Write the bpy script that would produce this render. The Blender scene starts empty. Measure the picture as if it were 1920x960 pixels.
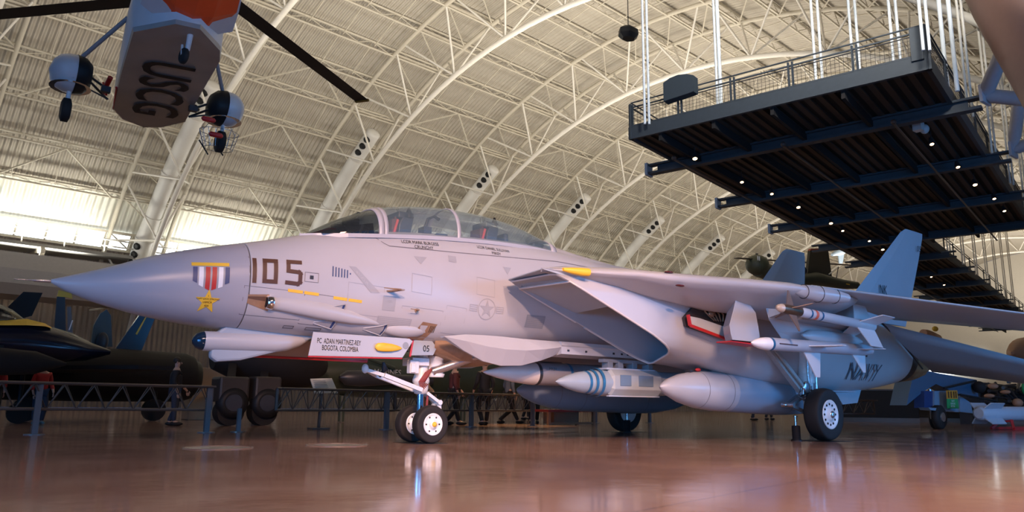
import bpy, math, random
from math import sin, cos, pi, radians, sqrt, atan2
from mathutils import Vector, Matrix
random.seed(7)
SC = bpy.context.scene
COL = SC.collection

# ------------------------------------------------------------------ camera
CAM_P = Vector((-6.2552, -10.2045, 0.5733)); YAW = -0.6643; PITCH = 0.1911; FOC = 1444.62; ROLL = 0.0113
FW = Vector((-sin(YAW)*cos(PITCH), cos(YAW)*cos(PITCH), sin(PITCH)))
_r = Vector((cos(YAW), sin(YAW), 0)); _u = _r.cross(FW)
RT = _r*cos(ROLL) + _u*sin(ROLL); UP = -_r*sin(ROLL) + _u*cos(ROLL)
cd = bpy.data.cameras.new('camera'); cam = bpy.data.objects.new('camera', cd); COL.objects.link(cam)
cam.matrix_world = Matrix(((RT.x, UP.x, -FW.x, CAM_P.x), (RT.y, UP.y, -FW.y, CAM_P.y), (RT.z, UP.z, -FW.z, CAM_P.z), (0, 0, 0, 1)))
cd.sensor_width = 36; cd.lens = 36*FOC/1920; cd.clip_end = 600; cd.clip_start = 0.05
SC.camera = cam

# ------------------------------------------------------------------ world, exposure, lamps
SC.view_settings.view_transform = 'Standard'; SC.view_settings.look = 'None'
SC.view_settings.exposure = -0.16; SC.view_settings.gamma = 1.0; SC.view_settings.use_curve_mapping = False
w = bpy.data.worlds.new('world'); SC.world = w; w.use_nodes = True
bg = w.node_tree.nodes['Background']; bg.inputs[0].default_value = (0.05, 0.24, 0.70, 1); bg.inputs[1].default_value = 0.42

HA = radians(6.0); HV = Vector((cos(HA), sin(HA), 0)); LV = Vector((-sin(HA), cos(HA), 0)); S = 14.0
def HP(h, l, z):
    """hangar frame: h along the hall, l across it, z up, all in bays of 14 m; z counts from camera height"""
    return Vector((CAM_P.x, CAM_P.y, 0)) + HV*(h*S) + LV*(l*S) + Vector((0, 0, 0.57 + z*S))
RC = (2.35, -0.77)
def arc(h, R, deg):
    a = radians(deg); return HP(h, RC[0]+R*sin(a), RC[1]+R*cos(a))

def lamp(name, kind, loc, target, power, color, size=1.0, size_y=None, spot=None, blend=0.6, spread=None):
    d = bpy.data.lights.new(name, kind); d.energy = power; d.color = color
    if kind == 'AREA':
        d.size = size
        if size_y: d.shape = 'RECTANGLE'; d.size_y = size_y
        if spread: d.spread = spread
    if kind == 'SPOT':
        d.spot_size = spot; d.spot_blend = blend; d.shadow_soft_size = size
    o = bpy.data.objects.new(name, d); COL.objects.link(o); o.location = loc
    o.rotation_euler = (Vector(target)-Vector(loc)).to_track_quat('-Z', 'Y').to_euler()
    return o
WARM = (1.0, 0.60, 0.47)
lamp('key_spot', 'SPOT', (-14, -24, 11.5), (0.6, -0.7, 2.3), 26000, WARM, 0.35, spot=radians(20), blend=1.0)
lamp('key_spot', 'SPOT', (-6, -26, 12.5), (1.2, -0.7, 2.3), 13000, WARM, 0.4, spot=radians(22), blend=1.0)
lamp('floor_fill', 'AREA', (-9, -21, 13), (1, -6, 0), 2600, (1.0, 0.64, 0.48), 3.0)  # added unseen lamp that brightens the floor
lamp('floor_fill', 'AREA', (-3, -14, 9), (0.5, -7.5, 0), 520, (1.0, 0.60, 0.42), 3.0, spread=radians(65))  # second added lamp, warms the foreground floor
lamp('blue_fill', 'AREA', (14, -20, 4), (7, -2, 1.2), 2300, (0.10, 0.42, 1.0), 10.0, 4.0)  # added unseen fill that turns the shaded right side blue
lamp('blue_fill', 'AREA', (-22, -15, 3.0), (3, -2, 2), 700, (0.12, 0.44, 1.0), 12.0, 4.0, spread=radians(80))  # added unseen fill from front left, blues the intake and nose
lamp('rod_fill', 'AREA', (8, -6, 15.5), (19, 4, 19), 1800, (1.0, .95, .88), 2.5, spread=radians(100))  # added lamp out of frame that whitens the hanger rods
lamp('gallery_spot', 'SPOT', (8.3, 8.4, 7), (7.7, 7.6, 0), 3000, (1.0, .62, .30), .1, spot=radians(34), blend=.8)
lamp('gallery_spot', 'SPOT', (4.2, 4.5, 6), (4.6, 3.2, 0), 1200, (.75, .9, 1.0), .1, spot=radians(34), blend=.9)
for k in range(10):
    c = HP(0.2+k*1.25, 2.2, 0.95)
    lamp('roof_uplight', 'AREA', c, c+Vector((0, 0, 10))+LV*3, 3300, (1.0, 0.92, 0.80), 14.0, 8.0)
for k in range(8):
    c = arc(0.0+k*1.0, 2.76, 54.6)
    lamp('upper_wall_fill', 'AREA', c, arc(0.0+k*1.0, 2.96, 52.3), 430, (1.0, 0.98, 0.88), 9.0, 0.6, spread=radians(110))  # added lamps standing in for window light on the upper wall
    lamp('duct_fill', 'AREA', arc(k*1.0, 2.74, 56.5), arc(k*1.0, 2.8, 45), 900, (1.0, 0.98, 0.90), 5.0, 0.6)  # added lamps that keep the ducts looking white

# ------------------------------------------------------------------ materials
_mats = {}
def mat(name, col, rough=0.5, metal=0.0, var=0.08, scale=6.0, spec=0.5, bump=0.0):
    if name in _mats: return _mats[name]
    m = bpy.data.materials.new(name); m.use_nodes = True; nt = m.node_tree; b = nt.nodes['Principled BSDF']
    b.inputs['Roughness'].default_value = rough; b.inputs['Metallic'].default_value = metal
    b.inputs['Specular IOR Level'].default_value = spec
    tc = nt.nodes.new('ShaderNodeTexCoord'); nz = nt.nodes.new('ShaderNodeTexNoise'); nz.inputs['Scale'].default_value = scale
    nz.inputs['Detail'].default_value = 5
    nt.links.new(tc.outputs['Object'], nz.inputs['Vector'])
    mx = nt.nodes.new('ShaderNodeMix'); mx.data_type = 'RGBA'
    c = tuple(col)
    mx.inputs[6].default_value = tuple(max(0, x*(1-var)) for x in c)+(1,)
    mx.inputs[7].default_value = tuple(min(1, x*(1+var)) for x in c)+(1,)
    nt.links.new(nz.outputs['Fac'], mx.inputs[0]); nt.links.new(mx.outputs[2], b.inputs['Base Color'])
    if bump:
        bp = nt.nodes.new('ShaderNodeBump'); bp.inputs['Strength'].default_value = bump; bp.inputs['Distance'].default_value = 0.02
        nt.links.new(nz.outputs['Fac'], bp.inputs['Height']); nt.links.new(bp.outputs[0], b.inputs['Normal'])
    _mats[name] = m; return m
def emis(name, col, strength):
    m = bpy.data.materials.new(name); m.use_nodes = True; nt = m.node_tree; nt.nodes.clear()
    e = nt.nodes.new('ShaderNodeEmission'); e.inputs[0].default_value = (*col, 1); e.inputs[1].default_value = strength
    o = nt.nodes.new('ShaderNodeOutputMaterial'); nt.links.new(e.outputs[0], o.inputs[0]); return m
def glassmat(name, col, alpha=0.25, rough=0.03, haze=0.0):
    m = bpy.data.materials.new(name); m.use_nodes = True; nt = m.node_tree; nt.nodes.clear()
    t = nt.nodes.new('ShaderNodeBsdfTransparent'); t.inputs[0].default_value = (*col, 1)
    g = nt.nodes.new('ShaderNodeBsdfGlossy'); g.inputs['Roughness'].default_value = rough; g.inputs[0].default_value = (.9, .95, 1, 1)
    fr = nt.nodes.new('ShaderNodeLayerWeight'); fr.inputs[0].default_value = alpha
    mp = nt.nodes.new('ShaderNodeMapRange'); mp.inputs[3].default_value = 0.06; mp.inputs[4].default_value = 0.75
    nt.links.new(fr.outputs['Fresnel'], mp.inputs[0])
    df = nt.nodes.new('ShaderNodeBsdfDiffuse'); df.inputs[0].default_value = (.6, .88, .97, 1); m0 = nt.nodes.new('ShaderNodeMixShader'); m0.inputs[0].default_value = haze
    nt.links.new(t.outputs[0], m0.inputs[1]); nt.links.new(df.outputs[0], m0.inputs[2])
    ms = nt.nodes.new('ShaderNodeMixShader'); o = nt.nodes.new('ShaderNodeOutputMaterial')
    nt.links.new(mp.outputs[0], ms.inputs[0]); nt.links.new(m0.outputs[0], ms.inputs[1]); nt.links.new(g.outputs[0], ms.inputs[2])
    nt.links.new(ms.outputs[0], o.inputs[0]); return m

JET = mat('jet_grey_paint', (0.46, 0.455, 0.47), 0.34, var=0.05, scale=2.2)
JET2 = mat('jet_grey_matte', (0.34, 0.38, 0.43), 0.5, var=0.05, scale=3)
LGREY = mat('faded_marking_grey', (0.36, 0.36, 0.38), 0.45)
MGREY = mat('placard_grey', (0.29, 0.31, 0.34), 0.5)
RADOME = mat('radome_grey_dimmed', (0.36, 0.36, 0.40), 0.30, var=0.04, scale=2)  # darker than the fuselage: weaker light on the nose is in the colour
WHITE = mat('white_paint', (0.80, 0.80, 0.80), 0.35, var=0.03)
GEARW = mat('gear_white_paint', (0.70, 0.69, 0.68), 0.35, var=0.15, scale=25)
STEEL = mat('steel', (0.55, 0.56, 0.58), 0.25, 0.9)
CHROME = mat('chrome', (0.8, 0.8, 0.82), 0.08, 1.0)
DMET = mat('dark_metal', (0.05, 0.05, 0.055), 0.4, 0.4)
BLACK = mat('black_paint', (0.012, 0.012, 0.013), 0.5, spec=.25)
RUBBER = mat('tyre_rubber', (0.013, 0.010, 0.009), 0.75, var=0.2, scale=30)
RED = mat('red_paint', (0.50, 0.02, 0.02), 0.4)
YEL = mat('yellow_paint', (0.85, 0.50, 0.04), 0.45)
BROWN = mat('brown_numeral_paint', (0.085, 0.035, 0.02), 0.4)
NAVYM = mat('navy_marking_paint', (0.02, 0.05, 0.16), 0.4)
BURNT = mat('burnt_nozzle_metal', (0.30, 0.16, 0.07), 0.45, 0.5, var=0.5, scale=8)
TANM = mat('tan_metal', (0.38, 0.24, 0.15), 0.4, 0.4, var=0.3, scale=12)
SEAL = mat('panel_line_dark', (0.16, 0.15, 0.16), 0.6)
STRUT = mat('truss_white_paint', (0.72, 0.68, 0.60), 0.5, var=0.04)
BEIGE = mat('beam_beige_paint', (0.55, 0.50, 0.40), 0.55, var=0.05)
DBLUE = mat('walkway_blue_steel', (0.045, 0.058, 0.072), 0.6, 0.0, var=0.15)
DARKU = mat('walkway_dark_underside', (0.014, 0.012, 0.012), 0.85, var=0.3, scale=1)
NAVYJ = mat('navy_blue_gloss', (0.006, 0.009, 0.022), 0.18, var=0.1)
OLIVE = mat('olive_drab_paint', (0.045, 0.050, 0.028), 0.55, var=0.2)
GREENM = mat('marine_green_paint', (0.035, 0.050, 0.030), 0.5, var=0.2)
DBROWN = mat('dark_brown_aircraft', (0.010, 0.007, 0.006), 0.8, var=0.3)
ORANGE = mat('rescue_orange_paint', (0.80, 0.09, 0.02), 0.35, var=0.06)
CGWHITE = mat('rescue_white_paint', (0.55, 0.57, 0.60), 0.35, var=0.05)
HULLG = mat('weathered_hull_grey', (0.36, 0.33, 0.30), 0.4, 0.2, var=0.25, scale=1.2)
TANP = mat('tan_aircraft_paint', (0.50, 0.27, 0.16), 0.5, var=0.1)
BARR = mat('barrier_grey_metal', (0.10, 0.08, 0.07), 0.4, 0.5)

# ------------------------------------------------------------------ mesh builder
class MB:
    def __init__(s): s.v = []; s.f = []; s.sm = []
    def add(s, vs, fs, smooth=False):
        n = len(s.v); s.v += [tuple(v) for v in vs]
        for f in fs: s.f.append(tuple(i+n for i in f)); s.sm.append(smooth)
        return s
    def loft(s, rings, cap=True, closed=True, smooth=True):
        n = len(rings[0]); vs = [p for r in rings for p in r]; fs = []
        for i in range(len(rings)-1):
            for j in range(n if closed else n-1):
                a = i*n+j; b = i*n+(j+1) % n; fs.append((a, b, b+n, a+n))
        s.add(vs, fs, smooth)
        if cap and closed:
            s.add(rings[0], [tuple(range(n))[::-1]]); s.add(rings[-1], [tuple(range(n))])
        return s
    def box(s, c, d, rot=None):
        c = Vector(c); vs = []
        for x in (-.5, .5):
            for y in (-.5, .5):
                for z in (-.5, .5):
                    p = Vector((x*d[0], y*d[1], z*d[2]))
                    if rot is not None: p = rot @ p
                    vs.append(c+p)
        return s.add(vs, [(0, 1, 3, 2), (4, 6, 7, 5), (0, 4, 5, 1), (2, 3, 7, 6), (0, 2, 6, 4), (1, 5, 7, 3)])
    def beam(s, a, b, w, h, up=(0, 0, 1)):
        a = Vector(a); b = Vector(b); d = (b-a).normalized(); u = Vector(up)
        if abs(d.dot(u)) > .98: u = Vector((1, 0, 0))
        x = d.cross(u).normalized()*w/2; y = x.cross(d).normalized()*h/2
        vs = [a-x-y, a+x-y, a+x+y, a-x+y, b-x-y, b+x-y, b+x+y, b-x+y]
        return s.add(vs, [(0, 3, 2, 1), (4, 5, 6, 7), (0, 1, 5, 4), (1, 2, 6, 5), (2, 3, 7, 6), (3, 0, 4, 7)])
    def tube(s, pts, r, n=10, smooth=True, cap=True):
        pts = [Vector(p) for p in pts]; rs = r if isinstance(r, (list, tuple)) else [r]*len(pts); rings = []
        ref = Vector((0, 0, 1))
        for i, p in enumerate(pts):
            d = (pts[min(i+1, len(pts)-1)]-pts[max(i-1, 0)]).normalized()
            if abs(d.dot(ref)) > .95: ref = Vector((1, 0, 0)) if abs(d.x) < .9 else Vector((0, 1, 0))
            x = d.cross(ref).normalized(); y = x.cross(d)
            rings.append([p+x*rs[i]*cos(2*pi*k/n)+y*rs[i]*sin(2*pi*k/n) for k in range(n)])
        return s.loft(rings, cap=cap, smooth=smooth)
    def lathe(s, o, ax, prof, n=24, smooth=True, cap=True):
        """prof: (distance along axis, radius)"""
        o = Vector(o); ax = Vector(ax).normalized(); ref = Vector((0, 0, 1)) if abs(ax.z) < .9 else Vector((1, 0, 0))
        x = ax.cross(ref).normalized(); y = x.cross(ax)
        rings = [[o+ax*t+x*max(r, 1e-4)*cos(2*pi*k/n)+y*max(r, 1e-4)*sin(2*pi*k/n) for k in range(n)] for t, r in prof]
        return s.loft(rings, cap=cap, smooth=smooth)
    def prism(s, pts, off):
        off = Vector(off); p = [Vector(q) for q in pts]; n = len(p)
        fs = [tuple(range(n))[::-1], tuple(range(n, 2*n))]+[(i, (i+1) % n, (i+1) % n+n, i+n) for i in range(n)]
        return s.add(p+[q+off for q in p], fs)
    def ell(s, c, r, n=16, m=10):
        c = Vector(c); rings = []
        for i in range(m+1):
            a = -pi/2+pi*i/m
            rings.append([c+Vector((r[0]*max(cos(a), 1e-3)*cos(2*pi*k/n), r[1]*max(cos(a), 1e-3)*sin(2*pi*k/n), r[2]*sin(a))) for k in range(n)])
        return s.loft(rings)
    def mirror(s):
        m = MB(); m.v = [(x, -y, z) for x, y, z in s.v]; m.f = [f[::-1] for f in s.f]; m.sm = list(s.sm); return m
    def xf(s, M):
        s.v = [tuple(M @ Vector(v)) for v in s.v]; return s
ORI = {}
def obj(name, mb, m, parent=None, kind=None, bevel=0.0, label=None):
    o0 = ORI.get(parent.name, Vector((0, 0, 0))) if parent else Vector((0, 0, 0))
    me = bpy.data.meshes.new(name); me.from_pydata([tuple(Vector(v)-o0) for v in mb.v], [], mb.f)
    me.polygons.foreach_set('use_smooth', mb.sm); me.materials.append(m); me.update()
    o = bpy.data.objects.new(name, me); COL.objects.link(o)
    if parent: o.parent = parent; ORI[o.name] = o0
    if bevel:
        b = o.modifiers.new('bevel', 'BEVEL'); b.width = bevel; b.segments = 2; b.limit_method = 'ANGLE'; b.angle_limit = radians(40)
    if kind: o['kind'] = kind
    if label: o['label'] = label
    return o
def fixn(o):
    import bmesh
    bm = bmesh.new(); bm.from_mesh(o.data); bmesh.ops.recalc_face_normals(bm, faces=bm.faces); bm.to_mesh(o.data); bm.free()
def thing(name, label, cat, loc=(0, 0, 0), group=None):
    o = bpy.data.objects.new(name, None); COL.objects.link(o); o.location = loc; o.empty_display_size = 0.2
    ORI[o.name] = Vector(loc); o['label'] = label; o['category'] = cat
    if group: o['group'] = group
    return o
def tag(o, label, cat, group=None):
    o['label'] = label; o['category'] = cat
    if group: o['group'] = group
    return o
def dup(root, loc, rz, label, group=None):
    r = root.copy(); COL.objects.link(r); r.location = loc; r.rotation_euler = (0, 0, rz); r['label'] = label
    if group: r['group'] = group
    for ch in list(root.children):
        c = ch.copy(); COL.objects.link(c); c.parent = r
        for g in list(ch.children):
            d = g.copy(); COL.objects.link(d); d.parent = c
    return r
def at(x, y, ax, val):
    d = FW + RT*((x-960)/FOC) - UP*((y-480)/FOC); i = 'XYZ'.index(ax)
    return CAM_P + d*((val-CAM_P[i])/d[i])
def text_mesh(s, size, align='LEFT', bold=0.0, xs=1.0, shear=0.0):
    cu = bpy.data.curves.new('t', 'FONT'); cu.body = s; cu.size = size; cu.align_x = align; cu.offset = bold; cu.shear = shear; cu.resolution_u = 3
    o = bpy.data.objects.new('t', cu); COL.objects.link(o)
    dg = bpy.context.evaluated_depsgraph_get(); me = bpy.data.meshes.new_from_object(o.evaluated_get(dg))
    vs = [(v.co.x*xs, v.co.y) for v in me.vertices]; fs = [tuple(p.vertices) for p in me.polygons]
    bpy.data.objects.remove(o); bpy.data.curves.remove(cu); bpy.data.meshes.remove(me)
    return vs, fs
def text_on(name, s, size, o, ux, uy, m, parent, align='CENTER', bold=0.0, xs=1.0, shear=0.0):
    vs, fs = text_mesh(s, size, align, bold, xs, shear); mb = MB(); o = Vector(o); ux = Vector(ux).normalized(); uy = Vector(uy).normalized()
    mb.add([o+ux*a+uy*b for a, b in vs], fs); return obj(name, mb, m, parent)

# ================================================================== HANGAR
# floor
fm = bpy.data.materials.new('polished_concrete'); fm.use_nodes = True; nt = fm.node_tree; b = nt.nodes['Principled BSDF']
tc = nt.nodes.new('ShaderNodeTexCoord'); n1 = nt.nodes.new('ShaderNodeTexNoise'); n1.inputs['Scale'].default_value = 0.35; n1.inputs['Detail'].default_value = 8
nt.links.new(tc.outputs['Object'], n1.inputs['Vector'])
cr = nt.nodes.new('ShaderNodeValToRGB'); cr.color_ramp.elements[0].position = .35; cr.color_ramp.elements[1].position = .68
cr.color_ramp.elements[0].color = (0.27, 0.165, 0.125, 1); cr.color_ramp.elements[1].color = (0.42, 0.265, 0.20, 1)
nt.links.new(n1.outputs['Fac'], cr.inputs[0]); nt.links.new(cr.outputs[0], b.inputs['Base Color'])
n2 = nt.nodes.new('ShaderNodeTexNoise'); n2.inputs['Scale'].default_value = 1.3; n2.inputs['Detail'].default_value = 6
mr = nt.nodes.new('ShaderNodeMapRange'); mr.inputs[3].default_value = 0.04; mr.inputs[4].default_value = 0.17; b.inputs['Specular IOR Level'].default_value = .75
nt.links.new(tc.outputs['Object'], n2.inputs['Vector']); nt.links.new(n2.outputs['Fac'], mr.inputs[0]); nt.links.new(mr.outputs[0], b.inputs['Roughness'])
mp_ = nt.nodes.new('ShaderNodeMapping'); mp_.inputs['Scale'].default_value = (1, 1, 1); mp_.inputs['Rotation'].default_value = (0, 0, radians(-12)); bk = nt.nodes.new('ShaderNodeTexBrick'); bk.offset = 0; bk.inputs['Scale'].default_value = 1; bk.inputs['Brick Width'].default_value = 6; bk.inputs['Row Height'].default_value = 6; bk.inputs['Mortar Size'].default_value = 0.006; bk.inputs['Mortar Smooth'].default_value = 0
mp_.inputs['Location'].default_value = (1.5, .35, 0)
bk.inputs['Color1'].default_value = (1, 1, 1, 1); bk.inputs['Color2'].default_value = (.93, .95, .97, 1); bk.inputs['Mortar'].default_value = (.35, .33, .33, 1)
nt.links.new(tc.outputs['Object'], mp_.inputs[0]); nt.links.new(mp_.outputs[0], bk.inputs['Vector'])
mm_ = nt.nodes.new('ShaderNodeMix'); mm_.data_type = 'RGBA'; mm_.blend_type = 'MULTIPLY'; mm_.inputs[0].default_value = 1
nt.links.new(cr.outputs[0], mm_.inputs[6]); nt.links.new(bk.outputs[0], mm_.inputs[7]); nt.links.new(mm_.outputs[2], b.inputs['Base Color'])
bp_ = nt.nodes.new('ShaderNodeBump'); bp_.inputs['Strength'].default_value = 0.06; bp_.inputs['Distance'].default_value = 0.05
nt.links.new(n2.outputs['Fac'], bp_.inputs['Height']); nt.links.new(bp_.outputs[0], b.inputs['Normal'])
m = MB(); c = [HP(-3, -1.2, 0), HP(12.6, -1.2, 0), HP(12.6, 5.5, 0), HP(-3, 5.5, 0)]
m.prism([(p.x, p.y, -0.3) for p in c], (0, 0, 0.3)); obj('floor', m, fm, kind='structure')
for k, (a0, b0) in enumerate([((-3.2, .33), (-2.75, -.42)), ((-1.55, .3), (-1.2, -.5))]):
    g = 'steel cover plates in the floor'
    mm = MB(); cx, cy = (a0[0]+b0[0])/2, (a0[1]+b0[1])/2
    mm.tube([(cx+.42*cos(2*pi*q/28), cy+.42*sin(2*pi*q/28), .002) for q in range(29)], .009, 6); mm.lathe((cx, cy, 0), (0, 0, 1), [(0, .40), (.003, .40)], 28)
    tag(obj('floor_cover_plate', mm, mat('plate_rim_brown', (0.16, 0.10, 0.075), 0.22, 0.0)), ['round brown floor cover plate under the jet nose, left one of two', 'round brown floor cover plate nearer the nose wheels, right one of two'][k], 'floor plate', g)

# roof skin with corrugated sheet
def corr(name, col, scale, rough=0.6, strength=0.9):
    m = bpy.data.materials.new(name); m.use_nodes = True; nt = m.node_tree; b = nt.nodes['Principled BSDF']
    b.inputs['Roughness'].default_value = rough
    at_ = nt.nodes.new('ShaderNodeAttribute'); at_.attribute_name = 'hcoord'
    ml = nt.nodes.new('ShaderNodeMath'); ml.operation = 'MULTIPLY'; ml.inputs[1].default_value = scale*2*pi
    sn = nt.nodes.new('ShaderNodeMath'); sn.operation = 'SINE'
    bu = nt.nodes.new('ShaderNodeBump'); bu.inputs['Strength'].default_value = strength; bu.inputs['Distance'].default_value = 0.09
    nt.links.new(at_.outputs['Fac'], ml.inputs[0]); nt.links.new(ml.outputs[0], sn.inputs[0]); nt.links.new(sn.outputs[0], bu.inputs['Height'])
    nt.links.new(bu.outputs[0], b.inputs['Normal'])
    tc = nt.nodes.new('ShaderNodeTexCoord'); nz = nt.nodes.new('ShaderNodeTexNoise'); nz.inputs['Scale'].default_value = 0.2
    nt.links.new(tc.outputs['Object'], nz.inputs['Vector'])
    mx = nt.nodes.new('ShaderNodeMix'); mx.data_type = 'RGBA'
    mx.inputs[6].default_value = tuple(x*.9 for x in col)+(1,); mx.inputs[7].default_value = tuple(min(1, x*1.1) for x in col)+(1,)
    nt.links.new(nz.outputs['Fac'], mx.inputs[0]); nt.links.new(mx.outputs[2], b.inputs['Base Color'])
    return m
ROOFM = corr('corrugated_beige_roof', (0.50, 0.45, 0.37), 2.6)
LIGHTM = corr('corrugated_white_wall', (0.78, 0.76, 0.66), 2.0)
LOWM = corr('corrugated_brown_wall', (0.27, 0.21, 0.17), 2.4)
def skin(name, mt, h0, h1, d0, d1, R=2.96, nd=24, parent=None, kind='structure'):
    mb = MB(); nh = max(1, int((h1-h0)*2)); vs = []; fs = []; hc = []
    for i in range(nh+1):
        for j in range(nd+1):
            h = h0+(h1-h0)*i/nh; vs.append(arc(h, R, d0+(d1-d0)*j/nd)); hc.append(h*S)
    for i in range(nh):
        for j in range(nd): a = i*(nd+1)+j; fs.append((a, a+1, a+nd+2, a+nd+1))
    mb.add(vs, fs, False); o = obj(name, mb, mt, kind=kind)
    at_ = o.data.attributes.new('hcoord', 'FLOAT', 'POINT'); at_.data.foreach_set('value', hc); return o
skin('ceiling', ROOFM, -2.4, 12.5, -62, 49.7, nd=44)
skin('wall_south', LIGHTM, 3.2, 12.5, -76, -62, nd=6)
skin('wall_north', LIGHTM, -2.4, 12.5, 49.7, 54.2, R=2.965, nd=3)
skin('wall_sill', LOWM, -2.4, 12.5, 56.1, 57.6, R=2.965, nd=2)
# lower north wall, below the catwalk
zl = (arc(0, 2.96, 56.3).z-0.57)/S; ll = RC[0]+2.96*sin(radians(56.3))
def flat_wall(name, mt, h0, h1, l, z0, z1):
    mb = MB(); vs = [HP(h0, l, z0), HP(h1, l, z0), HP(h1, l, z1), HP(h0, l, z1)]; mb.add(vs, [(0, 3, 2, 1)])
    o = obj(name, mb, mt, kind='structure'); a = o.data.attributes.new('hcoord', 'FLOAT', 'POINT'); a.data.foreach_set('value', [h0*S, h1*S, h1*S, h0*S]); return o
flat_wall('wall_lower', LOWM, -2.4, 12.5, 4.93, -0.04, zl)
# end wall far away
mb = MB(); ring = [arc(12.5, 2.96, -77+154*i/30) for i in range(31)]; cpt = HP(12.5, 2.35, -0.04); END = []
mb.add([cpt]+ring, [(0, i+1, i+2) for i in range(30)]); obj('wall_end', mb, mat('end_wall_beige', (0.70, 0.66, 0.58), 0.7), kind='structure')
for q, (l_, z_, w_, hh_) in enumerate([(.9, .55, .8, .35), (-.1, .6, .7, .35), (2.0, .5, .9, .3), (3.2, .5, .9, .3)]):
    mb = MB(); mb.add([HP(12.45, l_, z_), HP(12.45, l_+w_, z_), HP(12.45, l_+w_, z_+hh_), HP(12.45, l_, z_+hh_)], [(0, 1, 2, 3)]); END.append(mb)
# daylight windows: one long band of panes between the arches
PANE = emis('daylight_pane', (0.92, 0.98, 1.0), 2.6)
for q, mb in enumerate(END): obj('window_%d' % (q+14), mb, PANE, kind='structure')
for k in range(13):
    h0 = -1.42+k; t = 1
    a = [arc(h0+.02, 2.955, 54.1), arc(h0+.90, 2.955, 54.1), arc(h0+.90, 2.955, 56.2), arc(h0+.02, 2.955, 56.2)]
    mb = MB(); mb.add(a, [(0, 1, 2, 3)]); o = obj('window_%d' % (k+1), mb, PANE, kind='structure')
    mf = MB()
    for q in range(7):
        hh = h0+.02+.88*q/6; mf.beam(arc(hh, 2.94, 54.0), arc(hh, 2.94, 56.3), .12, .12)
    for dg in (54.05, 56.25): mf.beam(arc(h0, 2.94, dg), arc(h0+.92, 2.94, dg), .16, .16)
    obj('window_frame', mf, BEIGE, o)
    mw = MB(); mw.add([arc(h0+.89, 2.95, 54.0), arc(h0+1.03, 2.95, 54.0), arc(h0+1.03, 2.95, 56.3), arc(h0+.89, 2.95, 56.3)], [(0, 1, 2, 3)])
    obj('trim_%d' % (k+1), mw, BEIGE, kind='structure')

# arch trusses
DUCTM = mat('duct_white_paint', (0.66, 0.64, 0.60), 0.45, var=0.04)
ordn = ['first', 'second', 'third', 'fourth', 'fifth', 'sixth', 'seventh', 'eighth', 'ninth', 'tenth', 'eleventh', 'twelfth', 'thirteenth']
def make_arch(h, label, full=True):
    t = thing('roof_arch', label, 'roof truss', HP(h, RC[0], 0), 'steel arches carrying the hangar roof')
    lo = MB(); lo.tube([arc(h, 2.62, a) for a in range(-72, 74, 3)], 0.20, 10); obj('lower_chord', lo, STRUT, t)
    for s_ in (-.16, .16):
        up = MB(); up.tube([arc(h+s_, 2.90, a) for a in range(-72, 74, 3)], 0.17, 8); obj('upper_chord', up, BEIGE, t)
    wb = MB(); st = 8.9
    for i in range(-8, 9):
        a = i*st-4.7*.5
        if abs(a) > 72: continue
        L = arc(h, 2.62, a)
        for s_ in (-.16, .16):
            wb.tube([L, arc(h+s_, 2.90, a-st*.42)], .085, 6); wb.tube([L, arc(h+s_, 2.90, a+st*.42)], .085, 6)
    obj('web', wb, STRUT, t)
    tr = MB()
    for i in range(-15, 16):
        a = i*4.7+2.1; tr.beam(arc(h-.16, 2.90, a), arc(h+.16, 2.90, a), .12, .12)
        tr.beam(arc(h-.16, 2.90, a), arc(h+.16, 2.90, a+4.7), .08, .08)
    obj('cross_brace', tr, BEIGE, t)
    return t
make_arch(-0.5, 'steel roof arch beyond the left frame edge over the window wall')
first = None
for k in range(11):
    h = .5+k
    make_arch(h, 'white steel roof arch, %s from the left in the hall' % ordn[k])
# ducts
for k in range(9):
    h = .5+k
    t = thing('air_duct', 'thick white air duct climbing the wall inside the %s roof arch from the left' % ordn[k], 'duct', arc(h, 2.8, 72), 'white air ducts inside the arches')
    a1 = 31.5; pts = [arc(h, 2.80, a) for a in (57.5, 56, 55, 54, 53, 50, 47, 44, 40, 36, a1)]
    m = MB(); m.tube(pts, [.72]*5+[.60]*6, 18)
    e = (pts[-1]-pts[-2]).normalized()
    m.lathe(pts[-1], e, [(0, .60), (.12, .58), (.2, .4), (.24, .05)], 18); obj('duct', m, DUCTM, t)
    for i in (4, 5, 7, 9):
        fl = MB(); d = (pts[i]-pts[i-1]).normalized(); fl.lathe(pts[i]-d*.06, d, [(0, .66 if i > 4 else .77), (.12, .66 if i > 4 else .77)], 18); obj('flange', fl, DUCTM, t)
    cdir = (CAM_P-pts[-1]); 
    for (i0, nn) in ((10, 3),) if k != 1 else ((10, 3), (4, 3)):
        d = (pts[i0]-pts[i0-1]).normalized(); side = (-HV*0.75-Vector((0, 0, 1))*0.45 - LV*0.35); side = (side-d*side.dot(d)).normalized()
        for q in range(nn):
            c = pts[i0]-d*(.55+q*.75)+side*(.52 if i0 == 10 else .66)
            n_ = MB(); n_.lathe(c, side, [(0, .30), (.14, .27), (.16, .14)], 14); obj('nozzle', n_, BLACK, t)
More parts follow.
